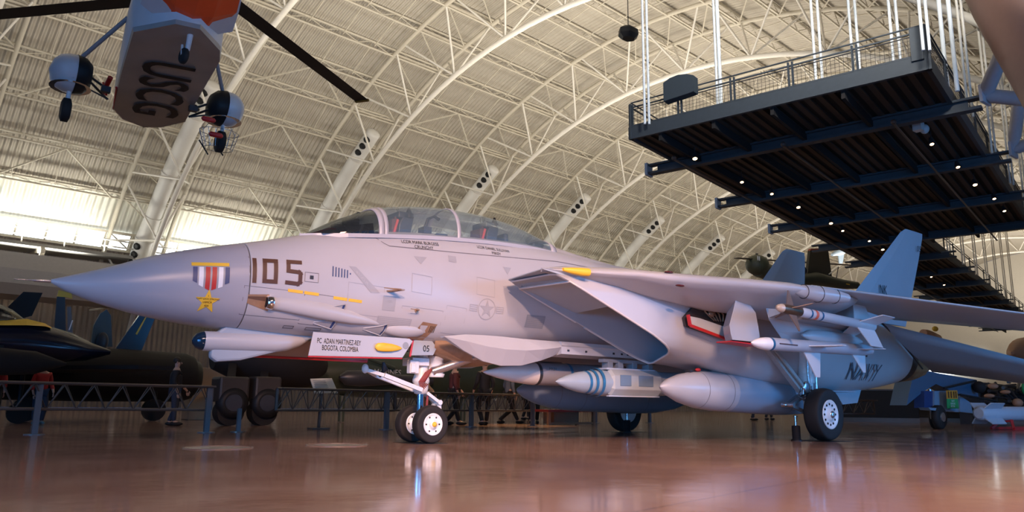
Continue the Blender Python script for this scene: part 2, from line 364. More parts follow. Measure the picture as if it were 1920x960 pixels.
# purlins
for i in range(-12, 11):
    a = 2.3+i*4.7
    if a > 50: continue
    mb = MB(); hs = [-1.5+.5*q for q in range(0, 26)]
    top = [arc(q, 2.945, a) for q in hs]; bot = [arc(q, 2.895, a+.1) for q in hs]
    mb.tube(top, .10, 5); mb.tube(bot, .085, 5)
    q = -1.5; z = 0
    while q < 11:
        mb.beam(arc(q, 2.945 if z % 2 else 2.895, a), arc(q+.1, 2.895 if z % 2 else 2.945, a), .05, .05); q += .1; z += 1
    tag(obj('purlin', mb, BEIGE), 'long beige lattice purlin running along the hall, %s' % (('row %s up from the north windows' % ordn[min(12, 10-i)]) if i >= -2 else 'row %s beyond the roof ridge' % ordn[min(12, -3-i)]), 'roof beam', 'lattice purlins under the roof deck')
# secondary bracing between the purlins
for k in range(-1, 10):
    h = .5+k; mb = MB()
    for i in range(-12, 11):
        a = 2.3+i*4.7
        if a > 45.5: continue
        for f in (.3, .5, .7):
            mb.beam(arc(h+f, 2.93, a+.2), arc(h+f, 2.90, a+4.5), .06, .06)
        if i % 2 and a > 18: 
            mb.beam(arc(h+.5, 2.89, a), arc(h+.22, 2.89, a+4.7), .1, .1); mb.beam(arc(h+.5, 2.89, a), arc(h+.78, 2.89, a+4.7), .1, .1)
    tag(obj('roof_bracing', mb, BEIGE), 'thin diagonal roof bracing between the %s and %s roof arches from the left' % (ordn[max(k, 0)], ordn[k+1]) if k >= 0 else 'thin diagonal roof bracing before the leftmost roof arch', 'bracing', 'bracing rods between arches')
# catwalk below the windows
t = thing('catwalk', 'grey service catwalk with thin railing below the bright wall windows', 'catwalk', arc(0, 2.75, 57.5))
mb = MB(); z0 = arc(0, 2.9, 56.6).z
def CW(h, l, z): p = HP(h, l, 0); return Vector((p.x, p.y, z))
l0, l1 = 4.62, 4.86
mb.beam(CW(-1.5, (l0+l1)/2, z0-.3), CW(11, (l0+l1)/2, z0-.3), (l1-l0)*S, .25); obj('deck', mb, mat('catwalk_deck_grey', (.25, .24, .22), .6), t)
mb = MB()
for zz in (1.05, .55): mb.tube([CW(-1.5, l0, z0-.2+zz), CW(11, l0, z0-.2+zz)], .055, 6)
for q in range(64): mb.tube([CW(-1.5+q*.2, l0, z0-.2), CW(-1.5+q*.2, l0, z0+.9)], .045, 6)
obj('railing', mb, STRUT, t)
for q in range(25):
    mb = MB(); h = -1.5+q*.5; mb.beam(CW(h, l0-.02, z0-.75), CW(h, l1+.1, z0-.1), .3, .35); mb.beam(CW(h, l0, z0-.4), CW(h, l0, z0-2.4), .3, .3); obj('bracket', mb, BEIGE, t)
# pale smooth fascia of the storage mezzanine
mb = MB(); pr = [(4.35, .70), (4.30, .70), (4.29, .62), (4.30, .55), (4.34, .50), (4.6, .50), (4.6, .70)]
rings = [[HP(h, l, z) for l, z in pr] for h in (-1.5, 3.2, 8)]
mb.loft(rings, smooth=False); tag(obj('mezzanine_fascia', mb, mat('mezzanine_pale_grey', (0.40, 0.38, 0.35), 0.45)), 'long smooth pale grey mezzanine fascia behind the jet nose below the catwalk', 'balcony')
# ================================================================== FIGHTER JET
JR = thing('fighter_jet', 'big light grey twin-tail fighter jet numbered 105 on its landing gear, filling the middle', 'aircraft')
XS = [(-5.03, 1.935, 1.905, .015), (-4.85, 2.00, 1.815, .09), (-4.5, 2.13, 1.70, .215), (-3.95, 2.355, 1.585, .385), (-3.3, 2.55, 1.51, .51), (-2.6, 2.73, 1.475, .595),
      (-2.0, 2.90, 1.455, .635), (-1.2, 3.05, 1.44, .66), (-.5, 3.15, 1.43, .675), (.3, 3.22, 1.43, .68), (1.2, 3.27, 1.47, .70), (2.0, 3.28, 1.53, .74), (3.0, 3.2, 1.58, .80), (4.2, 3.1, 1.62, .88), (6, 3.0, 1.66, .95), (9, 2.9, 1.75, .95), (11.5, 2.75, 2.1, .85), (12.8, 2.6, 2.35, .75)]
def fus(X):
    for i in range(len(XS)-1):
        a, b_ = XS[i], XS[i+1]
        if X <= b_[0]:
            t = (X-a[0])/(b_[0]-a[0]); 
            # catmull-rom
            p0 = XS[max(i-1, 0)]; p3 = XS[min(i+2, len(XS)-1)]; r = []
            for k in (1, 2, 3):
                m0 = (b_[k]-p0[k])/max(b_[0]-p0[0], 1e-6)*(b_[0]-a[0]); m1 = (p3[k]-a[k])/max(p3[0]-a[0], 1e-6)*(b_[0]-a[0])
                r.append((2*t**3-3*t*t+1)*a[k]+(t**3-2*t*t+t)*m0+(-2*t**3+3*t*t)*b_[k]+(t**3-t*t)*m1)
            return r
    return list(XS[-1][1:])
def nexp(X): return 2.0+min(.55, max(0, (X+4.2)*.22))
def surf(X, z, off=0.004):
    tp, bt, w_ = fus(X); zc = (tp+bt)/2; hh = (tp-bt)/2; n = nexp(X); t = min(.999, abs(z-zc)/hh)
    return -w_*(1-t**n)**(1/n)-off
def ring(X, N=48):
    tp, bt, w_ = fus(X); zc = (tp+bt)/2; hh = (tp-bt)/2; n = nexp(X); r = []
    for k in range(N):
        a = 2*pi*k/N; c, s_ = cos(a), sin(a)
        r.append((X, w_*abs(c)**(2/n)*(1 if c > 0 else -1), zc+hh*abs(s_)**(2/n)*(1 if s_ > 0 else -1)))
    return r
xs = [-5.03, -4.95]+[-4.85+.15*i for i in range(13)]+[-2.92]
mb = MB(); mb.loft([ring(x) for x in xs]); obj('radome', mb, RADOME, JR)
mb = MB(); mb.loft([ring(x) for x in [-2.905+.22*i for i in range(37)]+[5.6, 6.5, 7.5, 9, 10, 11.5, 12.8]]); body = obj('fuselage', mb, JET, JR)
mb = MB(); mb.tube([(-5.38, 0, 1.905), (-5.2, 0, 1.91), (-5.18, 0, 1.91), (-5.02, 0, 1.92)], [.006, .008, .018, .022], 8); obj('pitot_probe', mb, STEEL, JR)
# spine behind canopy
mb = MB(); rg = []
for X, zt, wd in [(2.22, 3.36, .40), (2.45, 3.36, .44), (3.0, 3.27, .5), (3.8, 3.17, .56), (5, 3.12, .6), (7, 3.06, .6), (10, 2.98, .5)]:
    rg.append([(X, wd*cos(pi*k/16), 2.95+(zt-2.95)*sin(pi*k/16)**.9) for k in range(17)])
mb.loft(rg, closed=False); mb.add(rg[0], [tuple(range(17))]); obj('spine', mb, JET, JR)

def decal(name, polys, m, parent=JR, off=0.004, step=.12):
    """flat polygons in (X, z) laid on the port side of the fuselage"""
    import bmesh
    bm = bmesh.new()
    for P in polys:
        vs = [bm.verts.new((x, 0, z)) for x, z in P]; bm.faces.new(vs)
    bmesh.ops.triangulate(bm, faces=bm.faces)
    for _ in range(5):
        es = [e for e in bm.edges if e.calc_length() > step]
        if not es: break
        bmesh.ops.subdivide_edges(bm, edges=es, cuts=1); bmesh.ops.triangulate(bm, faces=[f for f in bm.faces if len(f.verts) > 3])
    mb = MB(); bm.verts.ensure_lookup_table(); bm.verts.index_update()
    mb.add([(v.co.x, surf(v.co.x, v.co.z, off), v.co.z) for v in bm.verts], [tuple(v.index for v in f.verts) for f in bm.faces], True)
    bm.free(); return obj(name, mb, m, parent)
def rect(x0, z0, x1, z1, sk=0.0): return [(x0, z0), (x1, z0+sk), (x1, z1+sk), (x0, z1)]
def outline(x0, z0, x1, z1, w_=.008, sk=0.0): return [rect(x0, z0, x1, z0+w_, sk), rect(x0, z1-w_, x1, z1, sk), rect(x0, z0, x0+w_, z1), rect(x1-w_, z0+sk, x1, z1+sk)]
def textd(name, s, size, X, z, m, xs=1.0, bold=0.0, slope=0.0, shear=0.0, align='CENTER'):
    vs, fs = text_mesh(s, size, align, bold, xs, shear); mb = MB()
    mb.add([(X+a, surf(X+a, z+b_+slope*a, .006), z+b_+slope*a) for a, b_ in vs], fs); return obj(name, mb, m, JR)
SL = 0.055
# big side number 105
def stroke(pts, w_):
    out = []
    for (x0, z0), (x1, z1) in zip(pts, pts[1:]):
        dx, dz = x1-x0, z1-z0; L = sqrt(dx*dx+dz*dz); nx, nz = -dz/L*w_/2, dx/L*w_/2; ex, ez = dx/L*w_/2, dz/L*w_/2
        out.append([(x0-ex-nx, z0-ez-nz), (x1+ex-nx, z1+ez-nz), (x1+ex+nx, z1+ez+nz), (x0-ex+nx, z0-ez+nz)])
    return out
zb, zt = 2.085, 2.385
decal('side_number', stroke([(-2.865, zb+.0), (-2.865, zt-.02)], .05)+stroke([(-2.74, zb+.01), (-2.60, zb+.015), (-2.60, zt-.01), (-2.74, zt-.015), (-2.74, zb+.01)], .052)
      + stroke([(-2.29, zt+.005), (-2.44, zt), (-2.44, zb+.175), (-2.30, zb+.17), (-2.28, zb+.15), (-2.28, zb+.04), (-2.31, zb+.015), (-2.45, zb+.02)], .052), BROWN, off=.008)
# medal painted on the radome joint
decal('medal_bar', [rect(-3.60, 2.215, -3.17, 2.26, .03)], YEL, off=.005)
for x0, c_, zl_ in [(-3.585, NAVYM, 2.01), (-3.515, WHITE, 1.965), (-3.44, RED, 1.93), (-3.365, RED, 1.935), (-3.29, WHITE, 1.965), (-3.215, NAVYM, 2.02)]:
    decal('ribbon_stripe', [[(x0, zl_+.012 if x0 < -3.4 else zl_-.012), (x0+.052, zl_-.012 if x0 < -3.4 else zl_+.012), (x0+.052, 2.205+(x0+3.6)*.07), (x0, 2.203+(x0+3.6)*.07)]], c_, off=.006)
sx, sz = -3.385, 1.785; P = []
for k in range(10):
    a = pi/2+k*pi/5; r_ = .15 if k % 2 == 0 else .062; P.append((sx+r_*cos(a), sz+r_*sin(a)))
decal('medal_star', [[P[9], P[0], P[1]], [P[1], P[2], P[3]], [P[3], P[4], P[5]], [P[5], P[6], P[7]], [P[7], P[8], P[9]], [P[1], P[3], P[5], P[7], P[9]]], YEL, off=.006, step=.08)
for s_, dz, sz_ in [('1', .055, .035), ('CAPT DICK STRONG', .02, .028), ('USMCR', -.02, .032), ('KIA', -.06, .032)]:
    vs, fs = text_mesh(s_, sz_, 'CENTER'); m_ = MB(); m_.add([(sx+a, surf(sx+a, sz+dz+q, .009), sz+dz+q) for a, q in vs], fs); obj('star_lettering', m_, BLACK, JR)
# yellow formation strips
for x0, z0 in [(-2.43, 1.985), (-2.21, 1.975), (-1.80, 1.945), (-1.58, 1.935)]:
    decal('formation_strip', [rect(x0, z0, x0+.2, z0+.04, -.008)], YEL)
# roundel
rx, rz = .73, 2.02; R_ = .165
decal('roundel', [[(rx+R_*cos(2*pi*k/36), rz+R_*sin(2*pi*k/36)), (rx+R_*cos(2*pi*(k+1)/36), rz+R_*sin(2*pi*(k+1)/36)), (rx+(R_-.014)*cos(2*pi*(k+1)/36), rz+(R_-.014)*sin(2*pi*(k+1)/36)), (rx+(R_-.014)*cos(2*pi*k/36), rz+(R_-.014)*sin(2*pi*k/36))] for k in range(36)], LGREY)
P = []
for k in range(10):
    a = pi/2+k*pi/5; r_ = .145 if k % 2 == 0 else .056; P.append((rx+r_*cos(a), rz+r_*sin(a)))
decal('roundel', [[P[9], P[0], P[1]], [P[1], P[2], P[3]], [P[3], P[4], P[5]], [P[5], P[6], P[7]], [P[7], P[8], P[9]], [P[1], P[3], P[5], P[7], P[9]]], LGREY, off=.005)
bars = []
for sgn in (-1, 1):
    x0, x1 = sorted((rx+sgn*.175, rx+sgn*.32))
    for dz in (.045, .015, -.015, -.045): bars.append(rect(x0, rz+dz-.006, x1, rz+dz+.006))
    bars.append(rect(x0, rz-.05, x0+.01, rz+.05)); bars.append(rect(x1-.01, rz-.05, x1, rz+.05))
decal('roundel_bars', bars, LGREY)
# names on the canopy rail
textd('crew_name', 'LCDR MARK BURGESS', .075, -.42, 2.90, BLACK, .86, 0, .06)
textd('crew_name', 'CRUNCHY', .075, -.38, 2.83, BLACK, .9, 0, .06)
textd('crew_name', 'LCDR DANIEL SULLIVAN', .07, .92, 2.985, BLACK, .8, 0, .0)
textd('crew_name', 'MIKEY', .07, .95, 2.91, BLACK, .9, 0, .0)
# panel lines
def pline(pts, w_=.007, m=SEAL): return decal('panel_line', stroke(pts, w_), m, off=.003, step=.2)
pline([(-2.92, 1.60), (-2.915, 1.8), (-2.92, 2.1), (-2.93, 2.4), (-2.95, 2.55)], .006)
pline([(-1.22, 2.99), (-1.02, 2.83), (-.95, 2.80), (0, 2.84), (1.2, 2.90), (2.2, 2.95), (2.9, 2.93), (3.6, 2.80)], .012)
for r_ in [(-.62, 2.16, -.28, 2.43), (.52, 2.23, .86, 2.5), (.0, 1.62, .36, 2.02), (-2.98, 1.66, -2.2, 2.02), (-2.2, 1.6, -1.75, 2.0), (-1.6, 1.78, -1.05, 2.2), (-.75, 1.55, -.05, 1.95)]:
    decal('panel_line', outline(*r_, .005, -.02), LGREY if r_[0] > -2 else SEAL, off=.003, step=.25)
decal('rescue_triangle', [[(-.58, 2.69), (-.36, 2.70), (-.47, 2.58)]], LGREY); decal('rescue_triangle', [[(1.03, 2.72), (1.19, 2.72), (1.11, 2.6)]], LGREY)
decal('small_placard', [rect(.02, 2.68, .16, 2.78)], LGREY)
decal('rescue_arrow', [[(-1.60, 2.42), (-1.50, 2.42), (-1.12, 2.09), (-1.26, 2.08)]], LGREY)
textd('rescue_lettering', 'RESCUE', .06, -1.40, 2.25, JET, .9, 0, -.85)
decal('gun_gas_vents', [rect(-1.84+.042*i, 2.25+(.05 if i == 6 else 0), -1.825+.042*i, 2.39-.006*i-(.03 if i == 6 else 0)) for i in range(7)], NAVYM)
decal('grey_placard', [rect(-1.06, 1.86, -.86, 2.05)], LGREY); decal('grey_placard', [rect(-1.10, 1.67, -.55, 1.78, -.01)], LGREY)
for i in range(4): decal('placard_lines', [rect(-1.08, 1.685+.024*i, -.57, 1.690+.024*i, -.01)], JET, off=.005)
textd('placard_lettering', '-105-', .05, -.96, 1.97, MGREY)
decal('static_port_plate', outline(-2.22, 2.14, -2.03, 2.27, .006), SEAL); decal('static_port_plate', [rect(-2.15, 2.18, -2.10, 2.23)], DMET)
# brown exhaust louvre
decal('ecs_louvre', [[(-.50, 1.50), (-.22, 1.50), (-.10, 1.73), (-.36, 1.75)]], TANM, off=.006)
decal('louvre_window', [rect(-.38, 1.60, -.26, 1.70)], JET, off=.008)
decal('louvre_slats', [rect(-.21+.026*i, 1.61, -.20+.026*i, 1.70) for i in range(4)], BLACK, off=.009)
# NACA scoops
for (x, z, s_) in [(-1.62, 1.83, 1.0), (-1.70, 1.63, 1.15), (-.92, 1.60, 1.3)]:
    decal('air_scoop', [[(x-.26*s_, z), (x, z+.05*s_), (x-.02, z-.05*s_)]], LGREY, off=.005)
    decal('air_scoop_mouth', [[(x-.03, z+.045*s_), (x+.0, z+.055*s_), (x-.02, z-.06*s_), (x-.05, z-.045*s_)]], NAVYM, off=.007)
    m_ = MB(); m_.tube([(x-.26*s_, surf(x-.26*s_, z, .0), z), (x-.1, surf(x-.1, z+.035*s_, .01), z+.035*s_), (x, surf(x, z+.058*s_, .012), z+.058*s_), (x+.005, surf(x, z, .012), z), (x-.02, surf(x, z-.06*s_, .012), z-.06*s_), (x-.26*s_, surf(x-.26*s_, z-.012, 0), z-.012)], .008, 6); obj('scoop_lip', m_, JET, JR)
m_ = MB(); m_.ell((-.60, surf(-.6, 1.64)+.085, 1.64), (.40, .115, .12)); obj('scoop_fairing', m_, JET, JR)
decal('drain_slot', outline(-2.37, 1.535, -2.23, 1.57, .008), SEAL); decal('drain_slot', outline(-2.07, 1.53, -1.85, 1.565, .009), SEAL)
# gun port: recessed trough and long blister fairing
m_ = MB(); rg = []
for X, zc_, r_ in [(-2.63, 1.83, .085), (-2.5, 1.828, .093), (-2.2, 1.81, .112), (-1.9, 1.785, .12), (-1.5, 1.74, .10), (-1.1, 1.69, .04), (-.95, 1.67, .005)]:
    yc_ = surf(X, zc_, 0)+.02; rg.append([(X, yc_+r_*.72*cos(2*pi*k/20), zc_+r_*sin(2*pi*k/20)) for k in range(20)])
m_.loft(rg); obj('gun_blister', m_, JET, JR)
y_ = surf(-2.63, 1.83, 0)
m_ = MB(); m_.lathe((-2.69, y_-.005, 1.83), (1, 0, 0), [(0, .07), (.0, .085), (.07, .092), (.08, .09)], 20); m_.lathe((-2.69, y_-.005, 1.83), (1, 0, 0), [(0, .066), (.02, .06)], 20); obj('gun_muzzle_ring', m_, CHROME, JR)
m_ = MB(); m_.lathe((-2.695, y_-.005, 1.83), (1, 0, 0), [(0, .062), (.002, .062)], 20); obj('gun_muzzle', m_, BLACK, JR)
decal('gun_trough', [[(-2.92, 1.91), (-2.66, 1.93), (-2.64, 1.72), (-2.92, 1.80)]], TANM, off=.005)
decal('gun_trough_stripe', [[(-2.92, 1.885), (-2.70, 1.90), (-2.70, 1.84), (-2.92, 1.86)]], mat('trough_dark_brown', (0.12, 0.06, 0.035), .5), off=.007)  # darker brown stripe inside the trough
# probes
y_ = surf(-1.0, 2.13)
m_ = MB(); m_.prism([(-.93, y_, 2.12), (-1.02, y_, 2.12), (-.90, y_-.20, 2.13), (-.84, y_-.20, 2.13)], (0, 0, .02)); m_.tube([(-1.16, y_-.19, 2.14), (-.9, y_-.2, 2.14)], [.006, .012], 8); obj('air_data_probe', m_, TANM, JR)
y_ = surf(-.55, 1.9)
m_ = MB(); m_.lathe((-.50, y_+.01, 1.90), (0, -1, 0), [(0, .035), (.015, .033)], 16); m_.tube([(-.50, y_, 1.90), (-.52, y_-.08, 1.90), (-.54, y_-.1, 1.90)], [.018, .014, .01], 8); m_.tube([(-.66, y_-.1, 1.90), (-.52, y_-.1, 1.90)], .006, 6); obj('angle_of_attack_probe', m_, TANM, JR)

# ---------------- cockpit
def cz(X):
    T = [(-2.15, 2.845, 2.84), (-1.95, 2.86, 2.955), (-1.6, 2.885, 3.17), (-1.25, 2.925, 3.335), (-1.0, 2.955, 3.44), (-.7, 2.99, 3.525), (-.35, 3.03, 3.59), (.1, 3.07, 3.64), (.5, 3.10, 3.655), (1.0, 3.13, 3.655), (1.5, 3.145, 3.60), (2.0, 3.15, 3.48), (2.3, 3.13, 3.37), (2.45, 3.1, 3.33)]
    for a, b_ in zip(T, T[1:]):
        if X <= b_[0]: t = (X-a[0])/(b_[0]-a[0]); return a[1]+t*(b_[1]-a[1]), a[2]+t*(b_[2]-a[2])
    return T[-1][1:]
def cring(X, g=0.0, lo=0.0, hi=pi, n=24, wd=None):
    zs, zt_ = cz(X); w_ = min(.47, .10+.42*((X+2.2)/.9)**.6) if X < -1.3 else .48; 
    if X > 1.6: w_ = .48-.05*(X-1.6)
    out = []
    for k in range(n+1):
        a = lo+(hi-lo)*k/n; c, s_ = cos(a), sin(a)
        out.append((X, (w_+g)*abs(c)**.85*(1 if c > 0 else -1), zs+(zt_-zs+g)*abs(s_)**.85))
    return out
GL = glassmat('canopy_glass', (0.97, 1.0, 1.0), .40, haze=.12); GL2 = glassmat('windscreen_glass', (0.34, 0.38, 0.42), .45, haze=.02)
m_ = MB(); m_.loft([cring(x) for x in (-2.15, -2.0, -1.8, -1.6, -1.4, -1.2, -1.06)], closed=False, cap=False); obj('windscreen', m_, GL2, JR)
m_ = MB(); m_.loft([cring(x) for x in (-.98, -.8, -.5, -.2, .1, .28)], closed=False, cap=False); obj('canopy_glass', m_, GL, JR)
m_ = MB(); m_.loft([cring(x) for x in (.34, .6, .9, 1.2, 1.5, 1.8, 2.1, 2.25)], closed=False, cap=False); obj('canopy_glass', m_, GL, JR)
for xa, xb in ((-1.08, -1.0), (-.99, -.93), (.28, .34), (2.23, 2.36)):
    m_ = MB(); m_.loft([cring(xa, .004), cring(xa, .016), cring(xb, .016), cring(xb, .004)], closed=False, cap=False); obj('canopy_frame', m_, JET, JR)
# sill frame
m_ = MB()
for sg in (-1, 1):
    rr = []
    for X in [-2.15+.2*i for i in range(23)]:
        r_ = cring(X, .012); p = r_[0] if sg > 0 else r_[-1]
        rr.append([(X, p[1]-sg*.02, p[2]-.03), (X, p[1]+sg*.006, p[2]-.03), (X, p[1]+sg*.003, p[2]+.028), (X, p[1]-sg*.012, p[2]+.028)])
    m_.loft(rr, smooth=False)
obj('canopy_sill', m_, JET, JR)
m_ = MB(); rr = [[(X, .40*q, cz(X)[0]+.02+.02*(1-q*q)) for q in (-1, -.5, 0, .5, 1)] for X in (-1.9, -1, 0, 1, 2.2)]; m_.loft(rr, closed=False); obj('cockpit_deck', m_, mat('cockpit_deck_dark', (.03, .032, .035), .6), JR)
# glare shield and head-up display
m_ = MB(); m_.loft([[(-2.0+.02*0, .2*c, 2.88) for c in (-1, 1)]+[(-2.0, .2, 2.9), (-2.0, -.2, 2.9)], [(-1.5, .38*c, 2.9) for c in (-1, 1)]+[(-1.5, .32, 3.06), (-1.5, -.32, 3.06)], [(-1.12, .42*c, 2.95) for c in (-1, 1)]+[(-1.12, .36, 3.15), (-1.12, -.36, 3.15)]], smooth=False); obj('glare_shield', m_, BLACK, JR)
m_ = MB(); m_.box((-1.3, 0, 3.2), (.2, .16, .1)); m_.beam((-1.34, -.09, 3.2), (-1.2, -.09, 3.34), .012, .03); m_.beam((-1.34, .09, 3.2), (-1.2, .09, 3.34), .012, .03); m_.box((-1.22, 0, 3.33), (.02, .18, .04)); m_.box((-1.45, .12, 3.12), (.16, .12, .08)); obj('head_up_display', m_, DMET, JR)
def seat(X, zb_):
    m_ = MB(); m_.prism([(X, -.2, zb_), (X+.2, -.2, zb_), (X+.28, -.2, zb_+.42), (X+.12, -.2, zb_+.45), (X+.03, -.2, zb_+.28)], (0, .4, 0))
    m_.box((X+.14, 0, zb_+.42), (.26, .40, .10)); s0 = obj('ejection_seat', m_, DMET, JR, bevel=.012)
    m_ = MB()
    for y in (-.17, .17): m_.lathe((X+.2, y, zb_+.40), (.0, 0, 1), [(0, .05), (.08, .045), (.16, .015)], 8)
    obj('face_curtain_handle', m_, BLACK, s0)
    m_ = MB(); m_.box((X-.02, 0, zb_+.22), (.10, .30, .26)); m_.box((X+.04, -.1, zb_+.3), (.12, .06, .2)); obj('headrest', m_, mat('seat_cushion_brown', (.10, .035, .03), .7), s0, bevel=.02)
    m_ = MB(); m_.tube([(X-.06, -.15, zb_+.02), (X-.03, -.17, zb_+.18), (X+.02, -.16, zb_+.34)], .022, 8); m_.tube([(X-.06, .15, zb_+.02), (X-.03, .17, zb_+.18), (X+.02, .16, zb_+.34)], .022, 8); obj('harness_strap', m_, mat('strap_red', (.6, .05, .04), .6), s0)
seat(-.62, 2.98); seat(1.02, 3.08)
m_ = MB(); m_.prism([(-.1, -.32, 3.04), (.22, -.32, 3.06), (.20, -.32, 3.18), (0, -.32, 3.17)], (0, .64, 0)); m_.box((-.02, 0, 3.26), (.14, .18, .1)); m_.tube([(-.02, 0, 3.3), (.03, 0, 3.46), (.15, 0, 3.52), (.24, 0, 3.48)], [.03, .025, .025, .03], 8); m_.beam((-.06, .05, 3.1), (-.02, .05, 3.28), .03, .03); m_.beam((.08, -.05, 3.1), (.0, -.05, 3.28), .03, .03); obj('rear_instrument_panel', m_, DMET, JR)
m_ = MB(); m_.box((1.50, 0, 3.27), (.09, .3, .3)); m_.box((2.13, 0, 3.22), (.26, .5, .20)); obj('canopy_actuator', m_, mat('actuator_slate', (.035, .05, .065), .5), JR, bevel=.03)
m_ = MB(); m_.box((1.52, -.2, 3.13), (.06, .06, .06)); obj('safety_pin_tag', m_, YEL, JR)

# ---------------- chin sensor pod
m_ = MB(); m_.loft([[(X, -.12+r_*cos(2*pi*k/28), z_+r_*sin(2*pi*k/28)) for k in range(28)] for X, r_, z_ in [(-3.30, .118, 1.325), (-3.28, .125, 1.326), (-2.4, .125, 1.345), (-2.2, .11, 1.365), (-2.02, .075, 1.40), (-1.9, .03, 1.44)]]); pod = obj('chin_pod', m_, JET, JR)
m_ = MB(); m_.lathe((-3.43, -.12, 1.322), (1, 0, .03), [(0, .01), (.01, .045), (.05, .09), (.10, .113), (.135, .119)], 28); obj('pod_lens', m_, mat('pod_lens_dark', (.01, .03, .06), .05, .3), JR)
m_ = MB(); m_.prism([(-3.2, -.18, 1.40), (-3.0, -.18, 1.56), (-1.80, -.18, 1.52), (-1.86, -.18, 1.44), (-2.25, -.18, 1.26), (-2.82, -.18, 1.10), (-3.12, -.18, 1.07), (-3.2, -.18, 1.12)], (0, .14, 0)); obj('pod_pylon', m_, JET2, JR, bevel=.03)  # same paint as the pod; its shade is put into the darker blue-grey

# ---------------- intakes and nacelles (built for the port side, mirrored)
YC, ZC = -1.5, 1.92
def byang(poly, N=48):
    out = []
    for k in range(N):
        a = 2*pi*k/N; d = (cos(a), sin(a)); best = None
        for (y0, z0), (y1, z1) in zip(poly, poly[1:]+poly[:1]):
            ex, ez = y1-y0, z1-z0; den = d[0]*ez-d[1]*ex
            if abs(den) < 1e-9: continue
            t = ((y0-YC)*ez-(z0-ZC)*ex)/den; u = ((y0-YC)*d[1]-(z0-ZC)*d[0])/den
            if t > 0 and -1e-6 <= u <= 1+1e-6: best = t if best is None else max(best, t)
        out.append((YC+d[0]*best, ZC+d[1]*best))
    return out
lipP = byang([(-.93, 2.44), (-.93, 1.50), (-.945, 1.40), (-1.0, 1.325), (-1.08, 1.305), (-1.75, 1.43), (-1.9, 1.485), (-2.0, 1.57), (-2.05, 1.70), (-2.05, 2.36), (-2.0, 2.44)])
def lipX(z): return 1.26+2.69*(2.32-z)
def se(yc, zc, a_, b_, n, N=48):
    P_ = [(yc+a_*abs(cos(2*pi*k/200))**(2/n)*(1 if cos(2*pi*k/200) > 0 else -1), zc+b_*abs(sin(2*pi*k/200))**(2/n)*(1 if sin(2*pi*k/200) > 0 else -1)) for k in range(200)]
    return byang(P_, N)
outer = [[(lipX(z), y, z) for y, z in lipP]]
for f in (.33, .66):
    r1 = se(-1.5, 1.91, .60, .70, 5); outer.append([(lipX(z)*(1-f)+4.9*f, y+(q[0]-y)*f, z+(q[1]-z)*f) for (y, z), q in zip(lipP, r1)])
for X, yc, a_, zb_, zt_, n in [(4.9, -1.5, .61, 1.19, 2.63, 4.2), (6.0, -1.5, .66, 1.03, 2.65, 3.4), (7.0, -1.49, .70, .93, 2.66, 3.0), (8.0, -1.46, .72, .89, 2.65, 2.7), (9.2, -1.43, .72, .90, 2.62, 2.5), (10.3, -1.40, .70, .97, 2.56, 2.3), (11.2, -1.37, .66, 1.07, 2.47, 2.1), (11.8, -1.36, .61, 1.15, 2.38, 2)]:
    outer.append([(X, y, z) for y, z in se(yc, (zb_+zt_)/2, a_, (zt_-zb_)/2, n)])
inner = []
for f, dx in ((.965, .0), (.95, .12)): inner.append([(lipX(z)+.02+dx, YC+(y-YC)*f, ZC+(z-ZC)*f) for y, z in lipP])
inner.append([(5.0, YC+(y-YC)*.88, 1.95+(z-ZC)*.85) for y, z in lipP]); inner.append([(6.6, YC+.45*cos(2*pi*k/48), 1.95+.45*sin(2*pi*k/48)) for k in range(48)])
